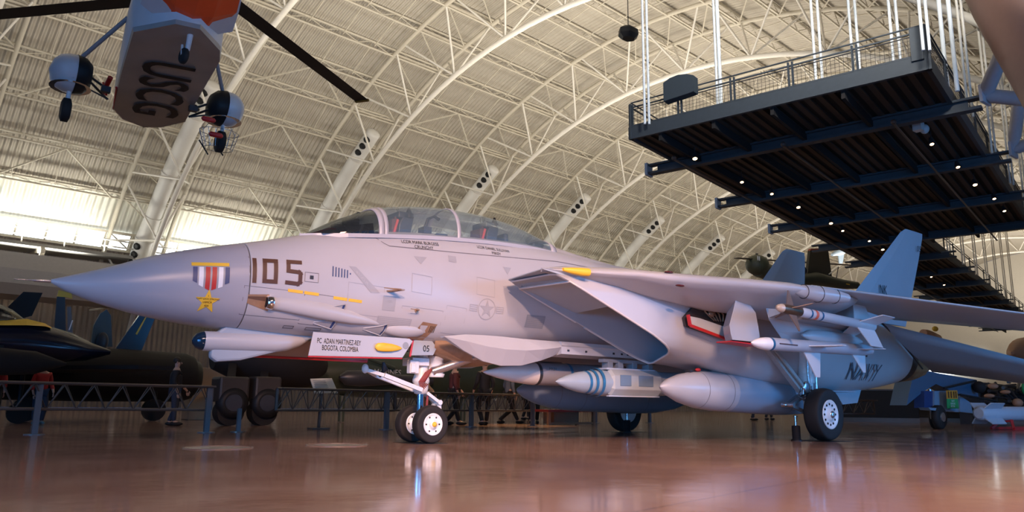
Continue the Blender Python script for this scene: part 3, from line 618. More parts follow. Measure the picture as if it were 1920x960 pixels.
for sg in (1, -1):
    def put(name, mb_, m_, **k): return obj(name, mb_ if sg == 1 else mb_.mirror(), m_, JR, **k)
    a_ = MB(); a_.loft(outer, cap=False); a_.loft([outer[0], inner[0]], cap=False, smooth=False); put('engine_nacelle', a_, JET)
    a_ = MB(); a_.loft([r[::-1] for r in inner], cap=False); a_.add(inner[-1], [tuple(range(48))[::-1]]); put('intake_duct', a_, JET2)
    a_ = MB(); N_ = len(lipP); a_.tube([(lipX(z)+.005, y, z) for y, z in lipP if z < 2.42], .018, 8); put('intake_lip', a_, mat('lip_pale_paint', (.62, .58, .56), .35))
    # top ramp with the overhanging lip
    a_ = MB(); a_.prism([(.96, -.90, 2.475), (.79, -1.93, 2.495), (1.35, -2.06, 2.40), (2.32, -2.04, 2.10), (2.32, -.93, 2.12), (1.30, -.93, 2.34)], (0, 0, .012)); 
    a_ = MB(); A1 = [(.96, -.90, 2.472), (.79, -1.93, 2.487), (1.30, -2.03, 2.395), (1.30, -.93, 2.33)]; A2 = [(x, y, z) for x, y, z in [(1.3, -.93, 2.33), (1.3, -2.03, 2.395), (2.32, -2.03, 2.12), (2.32, -.93, 2.02)]]
    T_ = [(.97, -.90, 2.49), (.80, -1.93, 2.505), (1.6, -2.05, 2.56), (3.2, -2.05, 2.6), (3.2, -.93, 2.6), (1.3, -.9, 2.56)]
    vs = A1+[(2.32, -2.03, 2.12), (2.32, -.95, 2.06)]+T_
    a_.add(vs, [(0, 1, 2, 3), (3, 2, 4, 5), (6, 11, 10, 9, 8, 7), (0, 6, 7, 1), (1, 7, 8, 2), (2, 8, 9, 4), (4, 9, 10, 5), (5, 10, 11, 3), (3, 11, 6, 0)]); o = put('intake_ramp', a_, JET2); fixn(o)
    # nozzle
    a_ = MB(); a_.lathe((11.75, -1.36, 1.765), (1, 0, 0), [(0, .60), (.40, .575), (.41, .56)], 36); put('nozzle_shroud', a_, BLACK)
    a_ = MB(); rg = []
    for X, r_ in [(12.1, .57), (12.4, .56), (12.8, .52), (13.15, .45), (13.14, .42), (12.8, .45)]:
        rg.append([(X-(.03 if k % 3 == 0 else 0)*(X > 13), -1.36+r_*(1-(.02 if k % 3 == 0 else 0))*cos(2*pi*k/48), 1.775+r_*(1-(.02 if k % 3 == 0 else 0))*sin(2*pi*k/48)) for k in range(48)])
    a_.loft(rg, cap=False, smooth=False); put('exhaust_nozzle', a_, BURNT)
    # glove
    LE = [(.79, -1.93, 2.50), (1.26, -2.09, 2.525), (2.22, -2.48, 2.56), (3.05, -2.81, 2.55), (4.08, -3.22, 2.54), (4.8, -3.51, 2.52), (5.3, -3.66, 2.47), (5.9, -3.72, 2.45), (6.5, -3.55, 2.48), (7.0, -3.0, 2.55)]
    rg = []
    for i, (X, y, z) in enumerate(LE):
        f = min(1, i/3); g = min(1, max(0, (-y-1.95)/1.2))
        ry = y+.05 if X < .8 else (-1.88 if X < 1.3 else (-1.7 if X < 2.3 else -1.2)); rg.append([(X, ry, 2.51+.25*f), (X, (y+ry)/2, z+.01+.12*f), (X, y+.18*f, z+.035*f), (X, y+.03, z-.02*f), (X, y, z-.07*f), (X, y+.05*f, z-.13*f), (X, y+.2*f, z-.20*f), (X, y*.72-.45 if X > 1.5 else y+.04, z-.28*g-.02), (X, y*.45-.95 if X > 1.5 else y+.06, z-.40*g-.03), (X, max(-1.9, ry-.02) if X > .8 else ry, 2.46-.16*f), (X, ry, 2.47-.15*f)])
    a_ = MB(); a_.loft(rg, smooth=True); put('wing_glove', a_, JET)
    a_ = MB(); a_.loft([[(4.72, -3.40, 2.43+.0), ]*12]+[[(X, yc+.9*r_*cos(2*pi*k/12), zc_+r_*sin(2*pi*k/12)) for k in range(12)] for X, yc, zc_, r_ in [(4.80, -3.42, 2.42, .05), (4.95, -3.47, 2.41, .11), (5.2, -3.55, 2.39, .135), (5.5, -3.66, 2.37, .12), (5.75, -3.76, 2.35, .07)]]); put('pivot_fairing', a_, JET)
    for X, yc, zc_, r_ in [(4.95, -3.47, 2.41, .113), (5.22, -3.555, 2.388, .137), (5.52, -3.665, 2.37, .12)]:
        a_ = MB(); a_.tube([(X, yc+.9*r_*cos(2*pi*k/24), zc_+r_*sin(2*pi*k/24)) for k in range(25)], .006, 5); put('fairing_seal', a_, DMET)
    # swept wing
    def wz(y): return 2.51-.155*(-y-3.5)
    secs = []
    for t in [0, .1, .25, .5, .75, .93, 1.0]:
        le = (5.0+t*5.45, -3.55-t*2.25); te = (11.2+t*1.0, -1.9-t*3.65)
        zl_, zt_ = wz(le[1]), wz(te[1])-.21; th = .17*(1-.4*t); 
        def pt(c, up): x = le[0]+(te[0]-le[0])*c; y = le[1]+(te[1]-le[1])*c; z = zl_+(zt_-zl_)*c; return (x, y, z+up*th*(sqrt(c)*1.9*(1-c)**.8+0.0))
        cs = [0, .02, .06, .15, .3, .5, .75, 1]
        secs.append([pt(c, .6) for c in cs]+[pt(c, -.45) for c in cs[-2:0:-1]])
    a_ = MB(); a_.loft(secs); put('swept_wing', a_, JET)
    # stabilator, drooping trailing edge
    def sp(x, y, dz=0): return (x, y, 2.37-.446*(x-10.25)+dz)
    a_ = MB(); rg = []
    for y, x0, x1, th in [(-2.12, 10.2, 12.35, .10), (-3.2, 11.12, 12.75, .075), (-4.2, 11.98, 13.15, .05), (-4.95, 12.62, 13.45, .03)]:
        rg.append([sp(x0, y), sp(x0+.25*(x1-x0), y, th*.5), sp(x0+.6*(x1-x0), y, th*.4), sp(x1, y, .008), sp(x1, y, -.008), sp(x0+.6*(x1-x0), y, -th*.4), sp(x0+.25*(x1-x0), y, -th*.5)])
    a_.loft(rg); put('stabilator', a_, JET2)
    a_ = MB(); a_.tube([(10.15, -2.13, 2.39), (10.9, -2.11, 2.09), (11.6, -2.06, 1.76), (12.2, -1.98, 1.5)], .022, 6); put('stabilator_seal', a_, DMET)
    # tail fin, canted
    a_ = MB(); rg = []
    for z, x0, x1, th in [(2.55, 9.75, 12.85, .14), (3.1, 10.35, 13.05, .12), (4.2, 11.72, 13.42, .08), (4.82, 12.48, 13.60, .05), (4.93, 12.72, 13.6, .03)]:
        y = -1.38-(z-2.6)*.11
        rg.append([(x0, y, z), (x0+.2*(x1-x0), y-th/2, z), (x0+.6*(x1-x0), y-th/2, z), (x1, y-.01, z), (x1, y+.01, z), (x0+.6*(x1-x0), y+th/2, z), (x0+.2*(x1-x0), y+th/2, z)])
    a_.loft(rg, smooth=False); put('tail_fin', a_, JET2)
    a_ = MB(); a_.prism([(8.9, -1.62, 1.0), (9.15, -1.68, .66), (9.75, -1.68, .70), (10.1, -1.62, 1.05)], (0, .04, 0)); put('ventral_fin', a_, JET2)
# shoulder plate closing the body between nacelles
m_ = MB(); m_.loft([[(X, -1.3, 2.62), (X, 1.3, 2.62), (X, 1.3, 2.30), (X, -1.3, 2.30)] for X in (3.2, 12.3)], smooth=False); obj('centre_deck', m_, JET, JR)
# yellow glove lamp
m_ = MB(); m_.loft([[(X, y+r_*cos(2*pi*k/14), z+r_*sin(2*pi*k/14)) for k in range(14)] for X, y, z, r_ in [(1.08, -2.035, 2.505, .025), (1.2, -2.08, 2.495, .045), (1.34, -2.135, 2.485, .06), (1.45, -2.175, 2.485, .058)]]); obj('glove_lamp', m_, YEL, JR)
m_ = MB()
for x, y, z in [(2.75, -2.58, 2.585), (2.83, -2.72, 2.37)]: m_.ell((x, y, z), (.09, .05, .018))
obj('glove_vane_light', m_, mat('dark_red_lens', (.10, .01, .01), .2), JR)
# placard in the shade between fuselage and intake
decal('intake_placard', [rect(1.52, 1.80, 1.90, 2.0)], MGREY, off=.005)
for i in range(6): decal('placard_lines', [rect(1.54, 1.82+.028*i, 1.88, 1.828+.028*i)], LGREY, off=.007)
# fin numbers and lettering (port fin, outer face)
def finp(x, z): return (x, -1.38-(z-2.6)*.11-.085, z)
text_on('fin_lettering', 'NK', .30, finp(11.55, 3.22), (1, 0, 0), (0, -.11, 1), BLACK, JR, bold=0, xs=.85)
text_on('fin_number', '05', .20, (13.33, -1.38-(4.45-2.6)*.11-.06, 4.44), (1, 0, 0), (0, -.11, 1), BLACK, JR, bold=0)
# NAVY on the nacelle
vs, fs = text_mesh('NAVY', .50, 'CENTER', 0.0, 1.0, .25); m_ = MB(); q_ = []
for a, b_ in vs:
    X = 9.25+a; z = 1.15+b_; zc_ = 1.76; t = min(.999, abs(z-zc_)/(.86-.05*(X-9.2))); q_.append((X, -1.425-(.72-.018*(X-9.2))*(1-t**2.45)**(1/2.45)-.045, z))
m_.add(q_, fs); obj('navy_lettering', m_, mat('faint_black_lettering', (.07, .075, .09), .5), JR)
m_ = MB(); m_.box((9.35, -2.16, 1.74), (.035, .02, .22)); m_.box((9.35, -2.17, 1.84), (.2, .02, .03)); obj('jury_mark', m_, mat('faint_black_lettering', (.07, .075, .09), .5), JR)

# ---------------- weapon rail fairing under the belly
for sg in (1, -1):
    def put(name, mb_, m_, **k): return obj(name, mb_ if sg == 1 else mb_.mirror(), m_, JR, **k)
    a_ = MB(); rg = []
    for X, zt_, zb_, th in [(-.08, 1.55, 1.53, .01), (.3, 1.6, 1.36, .05), (.65, 1.61, 1.22, .08), (1.0, 1.61, 1.165, .09), (1.4, 1.60, 1.185, .09), (1.8, 1.6, 1.28, .09), (2.05, 1.6, 1.36, .08), (2.15, 1.6, 1.40, .07)]:
        rg.append([(X, -.72-th*.2, zt_), (X, -.74-th, zt_-.45*(zt_-zb_)), (X, -.70, zb_), (X, -.66, zb_), (X, -.62, zt_)])
    a_.loft(rg, smooth=False); put('rail_fairing', a_, JET)
    a_ = MB(); a_.loft([[(X, -.80, 1.60), (X, -.82, 1.54), (X, -.80, 1.52), (X, -.80, 1.40), (X, -.56, 1.36), (X, -.56, 1.62)] for X in (2.15, 3.9, 5.6)], smooth=False); put('weapon_rail', a_, JET)
    a_ = MB()
    for X in (2.3, 2.7, 3.35, 3.55, 3.7): a_.box((X, -.805, 1.46), (.04, .01, .03))
    put('rail_bolts', a_, DMET)
m_ = MB(); m_.loft([[(X, -.40*f, z), (X, -.2, z-.04), (X, .2, z-.04), (X, .40*f, z), (X, .38, 1.6), (X, -.38, 1.6)] for X, z, f in [(.0, 1.40, .9), (.4, 1.25, 1), (.9, 1.2, 1), (1.5, 1.3, 1), (2.2, 1.5, 1)]], smooth=True); obj('gear_bay_floor', m_, TANM, JR)

# ---------------- nose gear doors
def platey(name, pts, y0, th, m, lab=None): 
    q = MB(); q.prism([(x, y0, z) for x, z in pts], (0, th, 0)); return obj(name, q, m, JR, bevel=.006, label=lab)
D0 = platey('nose_gear_door', [(-2.03, 1.185), (-1.98, 1.505), (-.50, 1.505), (-.44, 1.47), (-.60, 1.225)], -.46, .02, JET, 'grey door with a name and a yellow lamp')
platey('door_edge', [(-2.03, 1.165), (-2.03, 1.185), (-.60, 1.225), (-.60, 1.205)], -.455, .03, RED)
platey('nose_gear_door', [(-2.55, 1.20), (-2.5, 1.45), (-.6, 1.45), (-.7, 1.20)], .42, .02, mat('door_inner_tan', (.45, .33, .26), .5))
platey('door_edge', [(-2.56, 1.18), (-2.56, 1.21), (-.7, 1.22), (-.7, 1.18)], .41, .03, RED)
platey('strut_door', [(-.40, 1.27), (-.36, 1.50), (-.04, 1.50), (.04, 1.40), (-.02, 1.29)], -.36, .02, JET2, 'small strut door numbered 05')
text_on('door_number', '05', .13, (-.15, -.368, 1.34), (1, 0, 0), (0, 0, 1), BLACK, JR, xs=.9)
platey('door_edge', [(-.43, 1.25), (-.40, 1.25), (-.36, 1.50), (-.39, 1.50)], -.36, .02, RED)
text_on('door_name', 'PC  ADAN MARTINEZ-REY', .10, (-1.60, -.466, 1.36), (1, 0, .0), (0, 0, 1), BLACK, JR, xs=.55)
text_on('door_name', 'BOGOTA, COLOMBIA', .10, (-1.58, -.466, 1.27), (1, 0, .0), (0, 0, 1), BLACK, JR, xs=.55)
m_ = MB(); m_.loft([[(X, -.475-r_*.5*abs(sin(2*pi*k/14))*0-r_*.4*(1+cos(2*pi*k/14)), 1.355+r_*sin(2*pi*k/14)) for k in range(14)] for X, r_ in [(-1.06, .02), (-1.03, .055), (-.95, .063), (-.8, .055), (-.68, .03), (-.63, .005)]]); obj('approach_lamp', m_, YEL, JR)
decal_ = MB(); decal_.lathe((-.56, -.462, 1.40), (0, -1, 0), [(0, .05), (.004, .045)], 18); obj('lamp_window', decal_, MGREY, JR)

# ---------------- wheels
def wheel(x, y, z, R, wd, out, parent, names=('wheel', 'rim'), holes=8, hub=YEL, rimr=.55):
    s_ = -1 if out < 0 else 1
    m_ = MB(); pr = []
    for k in range(17):
        a = -pi/2+pi*k/16; pr.append((sin(a)*wd/2, R-.16*R*(1-cos(a)**.5) if cos(a) > 0 else R*.84))
    pr = [(-wd*.44, R*rimr)]+[(-wd*.5, R*(rimr+.12))]+[(t, r_) for t, r_ in pr]+[(wd*.5, R*(rimr+.12)), (wd*.44, R*rimr)]
    m_.lathe((x, y, z), (0, 1, 0), pr, 40, cap=False); o = obj(names[0], m_, RUBBER, parent)
    m_ = MB(); f = y+s_*wd*.40
    m_.lathe((x, f, z), (0, s_, 0), [(0, R*rimr*1.02), (.02, R*rimr*1.04), (.03, R*rimr*.97), (.005, R*rimr*.86), (.0, R*.3), (.03, R*.22), (.05, R*.2), (.055, .01)], 32)
    m_.lathe((x, y-s_*wd*.42, z), (0, -s_, 0), [(0, R*rimr*1.02), (.02, R*rimr*1.02), (.02, R*.2)], 32); obj(names[1], m_, WHITE, parent)
    m_ = MB()
    for k in range(holes):
        a = 2*pi*k/holes; m_.lathe((x+R*rimr*.72*cos(a), f+s_*.006, z+R*rimr*.72*sin(a)), (0, s_, 0), [(0, R*.045), (.006, R*.045)], 8)
    obj('rim_holes', m_, BLACK, parent)
    m_ = MB(); m_.lathe((x, f+s_*.05, z), (0, s_, 0), [(0, R*.14), (.015, R*.13), (.03, R*.06), (.03, .005)], 16); obj('hub_cap', m_, hub, parent)
m_ = MB(); m_.lathe((0, 0, .28), (0, 0, 1), [(.44, .06), (.45, .095), (.50, .11), (.52, .115), (.60, .115), (.62, .13), (.66, .13), (.74, .10), (1.1, .10)], 20)
NG = obj('nose_gear', m_, GEARW, JR)
m_ = MB(); m_.lathe((0, 0, .26), (0, 0, 1), [(0, .056), (.50, .056)], 16); obj('oleo_piston', m_, CHROME, NG)
m_ = MB(); m_.tube([(0, -.36, .28), (0, .36, .28)], .04, 12); obj('axle', m_, GEARW, NG)
wheel(.03, -.25, .28, .28, .17, -1, NG, holes=6, rimr=.56); wheel(.03, .25, .28, .28, .17, -1, NG, holes=6, rimr=.56)
m_ = MB(); m_.beam((.08, -.05, .74), (.30, -.06, .60), .05, .045); m_.beam((.08, .05, .74), (.30, .06, .60), .05, .045); m_.beam((.30, -.05, .60), (.32, -.05, .44), .05, .05); m_.beam((.30, .05, .60), (.12, .03, .34), .05, .05); m_.lathe((.30, -.10, .60), (0, 1, 0), [(0, .04), (.2, .04)], 10); obj('torque_link', m_, GEARW, NG)
m_ = MB(); m_.beam((-.05, -.12, .78), (-.70, -.12, .98), .05, .06); m_.beam((-.05, .12, .78), (-.70, .12, .98), .05, .06); m_.beam((-.70, -.12, .98), (-.92, 0, 1.05), .05, .05); m_.beam((-.70, .12, .98), (-.92, 0, 1.05), .05, .05); m_.ell((-.95, 0, 1.07), (.05, .05, .07)); obj('launch_bar', m_, GEARW, NG)
m_ = MB(); m_.tube([(-.72, 0, .99), (-.62, 0, 1.06), (-.66, 0, 1.18)], [.05, .06, .02], 8); obj('launch_bar_latch', m_, DMET, NG)
m_ = MB(); m_.tube([(.12, -.12, 1.06), (.90, -.42, 1.36)], [.07, .065], 12); m_.tube([(.12, .10, 1.04), (.95, .2, 1.32)], [.05, .05], 12); obj('drag_brace', m_, STEEL, NG)
m_ = MB(); m_.lathe((.22, -.05, .98), (0, 0, 1), [(0, .13), (.05, .15), (.06, .12), (.26, .12), (.27, .14), (.32, .13)], 16); obj('steering_actuator', m_, GEARW, NG)
m_ = MB(); m_.box((-.22, -.12, 1.12), (.16, .1, .2)); m_.box((-.1, .0, 1.2), (.3, .3, .12)); m_.box((-.25, -.18, 1.1), (.08, .02, .14)); obj('taxi_light_box', m_, GEARW, NG, bevel=.01)
m_ = MB()
for k in range(6): m_.tube([(-.05+.02*k, -.12, .76+.02*k), (-.12+.02*k, -.14, .9), (.0+.03*k, -.13, 1.05+.02*k)], .008, 6)
m_.tube([(.10, -.02, .46), (.11, -.03, .75)], .018, 8); obj('hydraulic_lines', m_, mat('dark_red_line', (.25, .03, .02), .4), NG)

# ---------------- main gear
for sg in (1, -1):
    Y = -1*sg
    m_ = MB(); m_.tube([(6.95, Y*2.18, 1.9), (6.97, Y*2.2, 1.15), (6.98, Y*2.2, .82)], [.13, .13, .11], 16); m_.lathe((6.97, Y*2.2, 1.15), (0, 0, 1), [(-.12, .15), (.0, .16), (.06, .13)], 16); m_.tube([(6.98, Y*2.2, .86), (6.99, Y*2.2, .44)], [.085, .075], 14)
    G = obj('main_gear', m_, GEARW, JR)
    m_ = MB(); m_.tube([(7.0, Y*2.15, .47), (7.02, Y*2.62, .47)], .06, 12); obj('axle', m_, GEARW, G)
    wheel(7.02, Y*2.48, .47, .47, .29, -1 if sg > 0 else 1, G, holes=12, hub=STEEL, rimr=.54)
    m_ = MB(); m_.beam((6.72, Y*2.24, .92), (5.72, Y*2.2, 1.72), .11, .17); m_.beam((6.78, Y*2.16, 1.0), (5.84, Y*2.12, 1.78), .06, .07); m_.beam((6.72, Y*2.33, .92), (5.74, Y*2.29, 1.70), .03, .05); obj('drag_brace', m_, mat('gear_grey_paint', (.38, .37, .35), .45, var=.2, scale=20), G)
    m_ = MB(); m_.beam((6.86, Y*2.24, .82), (6.32, Y*2.26, .63), .07, .05); m_.beam((6.32, Y*2.26, .62), (6.9, Y*2.28, .47), .07, .05); m_.beam((6.84, Y*2.12, .82), (6.32, Y*2.18, .63), .05, .05); m_.lathe((6.28, Y*2.12, .63), (0, Y, 0), [(0, .04), (.24, .04)], 10); m_.ell((6.2, Y*2.24, .63), (.07, .03, .03)); obj('torque_link', m_, STEEL, G)
    m_ = MB(); m_.lathe((6.75, Y*2.33, .95), (0, Y, 0), [(0, .11), (.03, .1), (.035, .04)], 16); m_.box((6.82, Y*2.24, .9), (.3, .16, .16)); m_.tube([(6.7, Y*2.3, 1.0), (6.5, Y*2.3, .78), (6.75, Y*2.34, .7)], .025, 8); m_.tube([(7.12, Y*2.28, 1.7), (7.14, Y*2.3, 1.2), (7.1, Y*2.32, .8)], .022, 8); m_.tube([(6.86, Y*2.33, 1.8), (6.83, Y*2.33, 1.2), (6.9, Y*2.33, .7)], .018, 8); m_.box((7.05, Y*2.3, 1.35), (.12, .1, .3)); obj('actuator', m_, STEEL, G, bevel=.008)
# port gear bay with red-edged door hanging in front
m_ = MB(); m_.add([(3.55, -2.33, 2.02), (3.62, -2.36, 1.84), (4.95, -2.36, 1.62), (5.3, -2.36, 1.66), (5.3, -2.40, 2.28), (4.3, -2.40, 2.34), (3.9, -2.38, 2.22)], [(0, 1, 2, 3, 4, 5, 6)]); m_ = MB().prism([(3.62, -2.14, 2.0), (3.66, -2.14, 1.86), (5.2, -2.14, 1.62), (5.2, -2.14, 2.28), (4.35, -2.14, 2.34), (3.9, -2.14, 2.22)], (0, .05, 0)); obj('gear_bay', m_, mat('gear_bay_dark', (.05, .035, .028), .7), JR)
m_ = MB(); m_.prism([(3.62, -2.18, 2.02), (3.66, -2.20, 1.88), (4.8, -2.22, 1.68), (4.8, -2.22, 1.86), (3.9, -2.2, 2.0)], (0, -.03, 0)); obj('bay_liner', m_, mat('bay_liner_white', (.5, .5, .48), .5), JR)
m_ = MB(); m_.beam((3.58, -2.25, 2.03), (3.62, -2.25, 1.86), .035, .05); m_.beam((3.62, -2.25, 1.86), (4.75, -2.27, 1.655), .035, .045); m_.beam((4.75, -2.27, 1.655), (5.5, -2.3, 1.62), .035, .045); obj('bay_door_edge', m_, RED, JR)
m_ = MB()
for k in range(5): m_.tube([(4.0+.1*k, -2.17, 2.26), (4.1+.12*k, -2.19, 2.12), (4.35+.06*k, -2.17, 2.0)], .015, 6)
m_.ell((4.25, -2.2, 2.1), (.08, .03, .05)); obj('bay_plumbing', m_, TANM, JR)
m_ = MB(); m_.loft([[(x0, -2.80, z), (x1, -2.80, z), (x1+.35, -2.45, z), (x0+.3, -2.45, z)] for z, x0, x1 in [(1.62, 3.96, 4.70), (1.72, 3.92, 4.70), (1.85, 3.90, 4.68), (2.1, 4.02, 4.62), (2.36, 4.13, 4.30)]], smooth=False); obj('gear_strut_door', m_, JET, JR, bevel=.012)
m_ = MB(); m_.beam((3.99, -2.62, 1.60), (4.8, -2.62, 1.58), .3, .02); obj('door_edge', m_, RED, JR)
# main pylon under the glove
m_ = MB(); rg = []
for z, x0, x1, th in [(2.45, 4.74, 7.7, .20), (2.2, 4.80, 7.7, .22), (2.0, 4.88, 7.6, .22), (1.82, 5.08, 7.55, .20), (1.68, 5.25, 7.4, .16)]:
    rg.append([(x0, -2.86, z), (x0+.5, -2.86-th, z), (x1-.4, -2.86-th, z), (x1, -2.86, z), (x1-.5, -2.86+th, z), (x0+.5, -2.86+th, z)])
m_.loft(rg, smooth=False); obj('glove_pylon', m_, JET, JR, bevel=.015)
m_ = MB(); m_.loft([[(X, -3.1+r_*.8*cos(2*pi*k/12), 1.77+r_*sin(2*pi*k/12)*1.1) for k in range(12)] for X, r_ in [(5.45, .02), (5.65, .09), (6.0, .11), (6.9, .11), (7.2, .07), (7.4, .02)]]); obj('missile_launcher', m_, JET, JR)
m_ = MB(); m_.loft([[(X, -3.05, z0), (X, -3.28, z0+.05), (X, -3.28, z0+.12), (X, -3.05, z0+.14)] for X, z0 in [(4.6, 2.0), (5.2, 1.98), (7.2, 1.92)]], smooth=False); m_.box((5.9, -3.15, 2.02), (1.5, .3, .06)); obj('missile_rail', m_, JET2, JR)
# tank pylons
for sg in (1, -1):
    m_ = MB(); m_.loft([[(X, -1.62*sg-.05, .95), (X, -1.62*sg+.05, .95), (X, -1.62*sg+.06, z), (X, -1.62*sg-.06, z)] for X, z in [(4.3, 1.20), (5, 1.22), (7, 1.05)]], smooth=False); obj('tank_pylon', m_, DMET, JR)
# arrestor hook under the tail
m_ = MB(); m_.tube([(9.5, 0, 1.7), (12.9, 0, 1.35)], [.07, .05], 10); m_.ell((13.0, 0, 1.33), (.12, .08, .06)); obj('arrestor_hook', m_, mat('hook_grey', (.3, .3, .3), .5), JR)
# ================================================================== STORES
MISW = mat('missile_white_paint', (.66, .66, .68), .35, var=.04)
MISG = mat('missile_grey_paint', (.42, .46, .52), .4, var=.06)
BANDB = mat('band_blue', (.02, .12, .25), .4)
def fins(mb, o, ax, t0, ch_r, ch_t, r0, r1, rot, swp, th=.012, up=Vector((0, 0, 1)), skip=-1):
    ax = Vector(ax).normalized(); x = ax.cross(up).normalized(); y = x.cross(ax)
    for k in range(4):
        if k == skip: continue
        a = rot+k*pi/2; d = x*cos(a)+y*sin(a); n = ax.cross(d)*th; o_ = Vector(o)
        p = [o_+ax*t0+d*r0, o_+ax*(t0+ch_r)+d*r0, o_+ax*(t0+swp+ch_t)+d*r1, o_+ax*(t0+swp)+d*r1]
        mb.prism([q-n*.5 for q in p], n)
    return mb
# sidewinder-type missile
o_ = Vector((4.14, -3.5, 2.085)); ax = Vector((3.0, .03, -.09)).normalized()
T = thing('air_missile', 'slim white air-to-air missile with brown nose section and pointed canards, hung above the white-nosed one', 'missile', o_, 'missiles under the port glove')
mb = MB(); mb.lathe(o_, ax, [(0.62, .078), (2.95, .078), (2.96, .06)], 20); obj('body', mb, MISW, T)
mb = MB(); mb.lathe(o_, ax, [(0.13, .068), (.2, .08), (.62, .08)], 20); obj('guidance_section', mb, mat('bronze_brown', (.16, .10, .06), .3, .6), T)
mb = MB(); mb.lathe(o_, ax, [(0, .01), (.02, .042), (.08, .06), (.13, .069)], 20); obj('seeker_dome', mb, mat('seeker_tan', (.55, .45, .35), .2), T)
mb = MB(); fins(mb, o_, ax, .28, .22, .03, .05, .34, .25, .17, .012); obj('canards', mb, mat('canard_brown', (.30, .20, .15), .35, .5), T)
mb = MB(); fins(mb, o_, ax, 2.36, .60, .42, .06, .40, .35, .22, .014); obj('tail_fins', mb, MISW, T)
for t in (.86, 1.18): mb = MB(); mb.lathe(o_, ax, [(t, .0795), (t+.05, .0795)], 20, cap=False); obj('blue_band', mb, BANDB, T)
mb = MB(); mb.lathe(o_, ax, [(1.0, .0792), (1.08, .0792)], 20, cap=False); obj('orange_label', mb, mat('label_orange', (.7, .15, .08), .5), T)
# sparrow-type missile
o_ = Vector((3.87, -3.2, 1.545)); ax = Vector((3.66, .0, .07)).normalized()
T = thing('air_missile', 'thick grey air-to-air missile with a plain white nose cone, lowest under the glove', 'missile', o_, 'missiles under the port glove')
mb = MB(); mb.lathe(o_, ax, [(.0, .004), (.04, .03), (.12, .06), (.25, .088), (.38, .10), (.44, .102)], 24); obj('nose_cone', mb, mat('nose_white', (.85, .84, .84), .3), T)
mb = MB(); mb.lathe(o_, ax, [(.44, .103), (.50, .103)], 24, cap=False); obj('blue_band', mb, BANDB, T)
mb = MB(); mb.lathe(o_, ax, [(.45, .102), (3.35, .102), (3.6, .075)], 24); obj('body', mb, MISG, T)
mb = MB(); fins(mb, o_, ax, 1.42, .50, .12, .09, .50, 0, .32, .018, skip=1); obj('wings', mb, MISW, T)
mb = MB(); fins(mb, o_, ax, 2.95, .45, .08, .09, .40, 0, .34, .014, skip=1); obj('tail_fins', mb, MISW, T)
mb = MB(); mb.box(o_+ax*.85+Vector((0, -.103, -.0)), (.5, .008, .02)); obj('brown_stripe', mb, BROWN, T)
# drop tanks
def tank(x0, y, z, col, lab, ax=(1, 0, 0), nosec=None):
    o_ = Vector((x0, y, z)); T = thing('drop_tank', lab, 'fuel tank', o_, 'external fuel tanks'); ax = Vector(ax).normalized()
    pr = [(0, .005), (.04, .05), (.2, .14), (.5, .24), (.9, .315), (1.3, .34), (1.7, .345), (3.2, .345), (3.9, .31), (4.6, .2), (5.1, .05), (5.2, .005)]
    mb = MB(); mb.lathe(o_, ax, pr[:7], 36); obj('nose_section', mb, nosec or col, T); mb = MB(); mb.lathe(o_, ax, pr[6:], 36); obj('tank_body', mb, col, T)
    mb = MB()
    for t in (.9, 1.55, 3.4): mb.lathe(o_, ax, [(t, {.9: .3165, 1.55: .3445, 3.4: .341}[t]), (t+.012, {.9: .3175, 1.55: .3455, 3.4: .3405}[t])], 36, cap=False)
    obj('tank_seam', mb, SEAL, T)
    mb = MB(); 
    for s_ in (-1, 1): mb.prism([(x0+4.2, y+s_*.2, z), (x0+4.9, y+s_*.55, z), (x0+5.2, y+s_*.55, z), (x0+5.1, y+s_*.1, z)], (0, 0, .02))
    obj('tank_fin', mb, col, T)
    return T
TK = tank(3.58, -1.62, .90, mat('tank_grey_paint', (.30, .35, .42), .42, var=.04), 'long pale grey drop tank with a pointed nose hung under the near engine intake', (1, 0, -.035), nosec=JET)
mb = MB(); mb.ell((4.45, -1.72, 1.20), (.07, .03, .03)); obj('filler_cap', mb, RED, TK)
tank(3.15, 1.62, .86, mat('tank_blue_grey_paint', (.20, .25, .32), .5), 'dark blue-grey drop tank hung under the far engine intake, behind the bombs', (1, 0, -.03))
# bombs on the belly
o_ = Vector((1.13, -.05, 1.09)); 
T = thing('glide_bomb', 'blunt-banded bomb with a cream pointed nose slung under the belly, farther forward', 'bomb', o_, 'bombs under the belly')
mb = MB(); mb.lathe(o_, (1, 0, .01), [(0, .004), (.06, .03), (.3, .09), (.62, .15), (.95, .185), (1.05, .19)], 28); obj('nose', mb, mat('bomb_nose_cream', (.62, .55, .50), .45), T)
mb = MB(); mb.lathe(o_, (1, 0, .01), [(1.06, .193), (3.2, .193), (3.8, .12)], 28); obj('body', mb, mat('bomb_body_grey', (.25, .24, .26), .45), T)
for t in (1.05, 1.75): mb = MB(); mb.lathe(o_, (1, 0, .01), [(t, .196), (t+.06, .196)], 28, cap=False); obj('band', mb, BANDB if t > 1.5 else DMET, T)
text_on('bomb_lettering', 'MK84', .07, (2.45, -.25, 1.16), (1, 0, 0), (0, 0, 1), DMET, T)
o_ = Vector((1.98, -.85, .95))
T = thing('glide_bomb', 'blue-grey bomb with three dark rings and a boxy tail kit under the belly', 'bomb', o_, 'bombs under the belly')
mb = MB(); mb.lathe(o_, (1, 0, .01), [(0, .004), (.08, .05), (.25, .11), (.5, .165), (.8, .20), (1.0, .21), (3.4, .21), (3.9, .13)], 28); obj('body', mb, mat('bomb_blue_grey', (.30, .36, .42), .4), T)
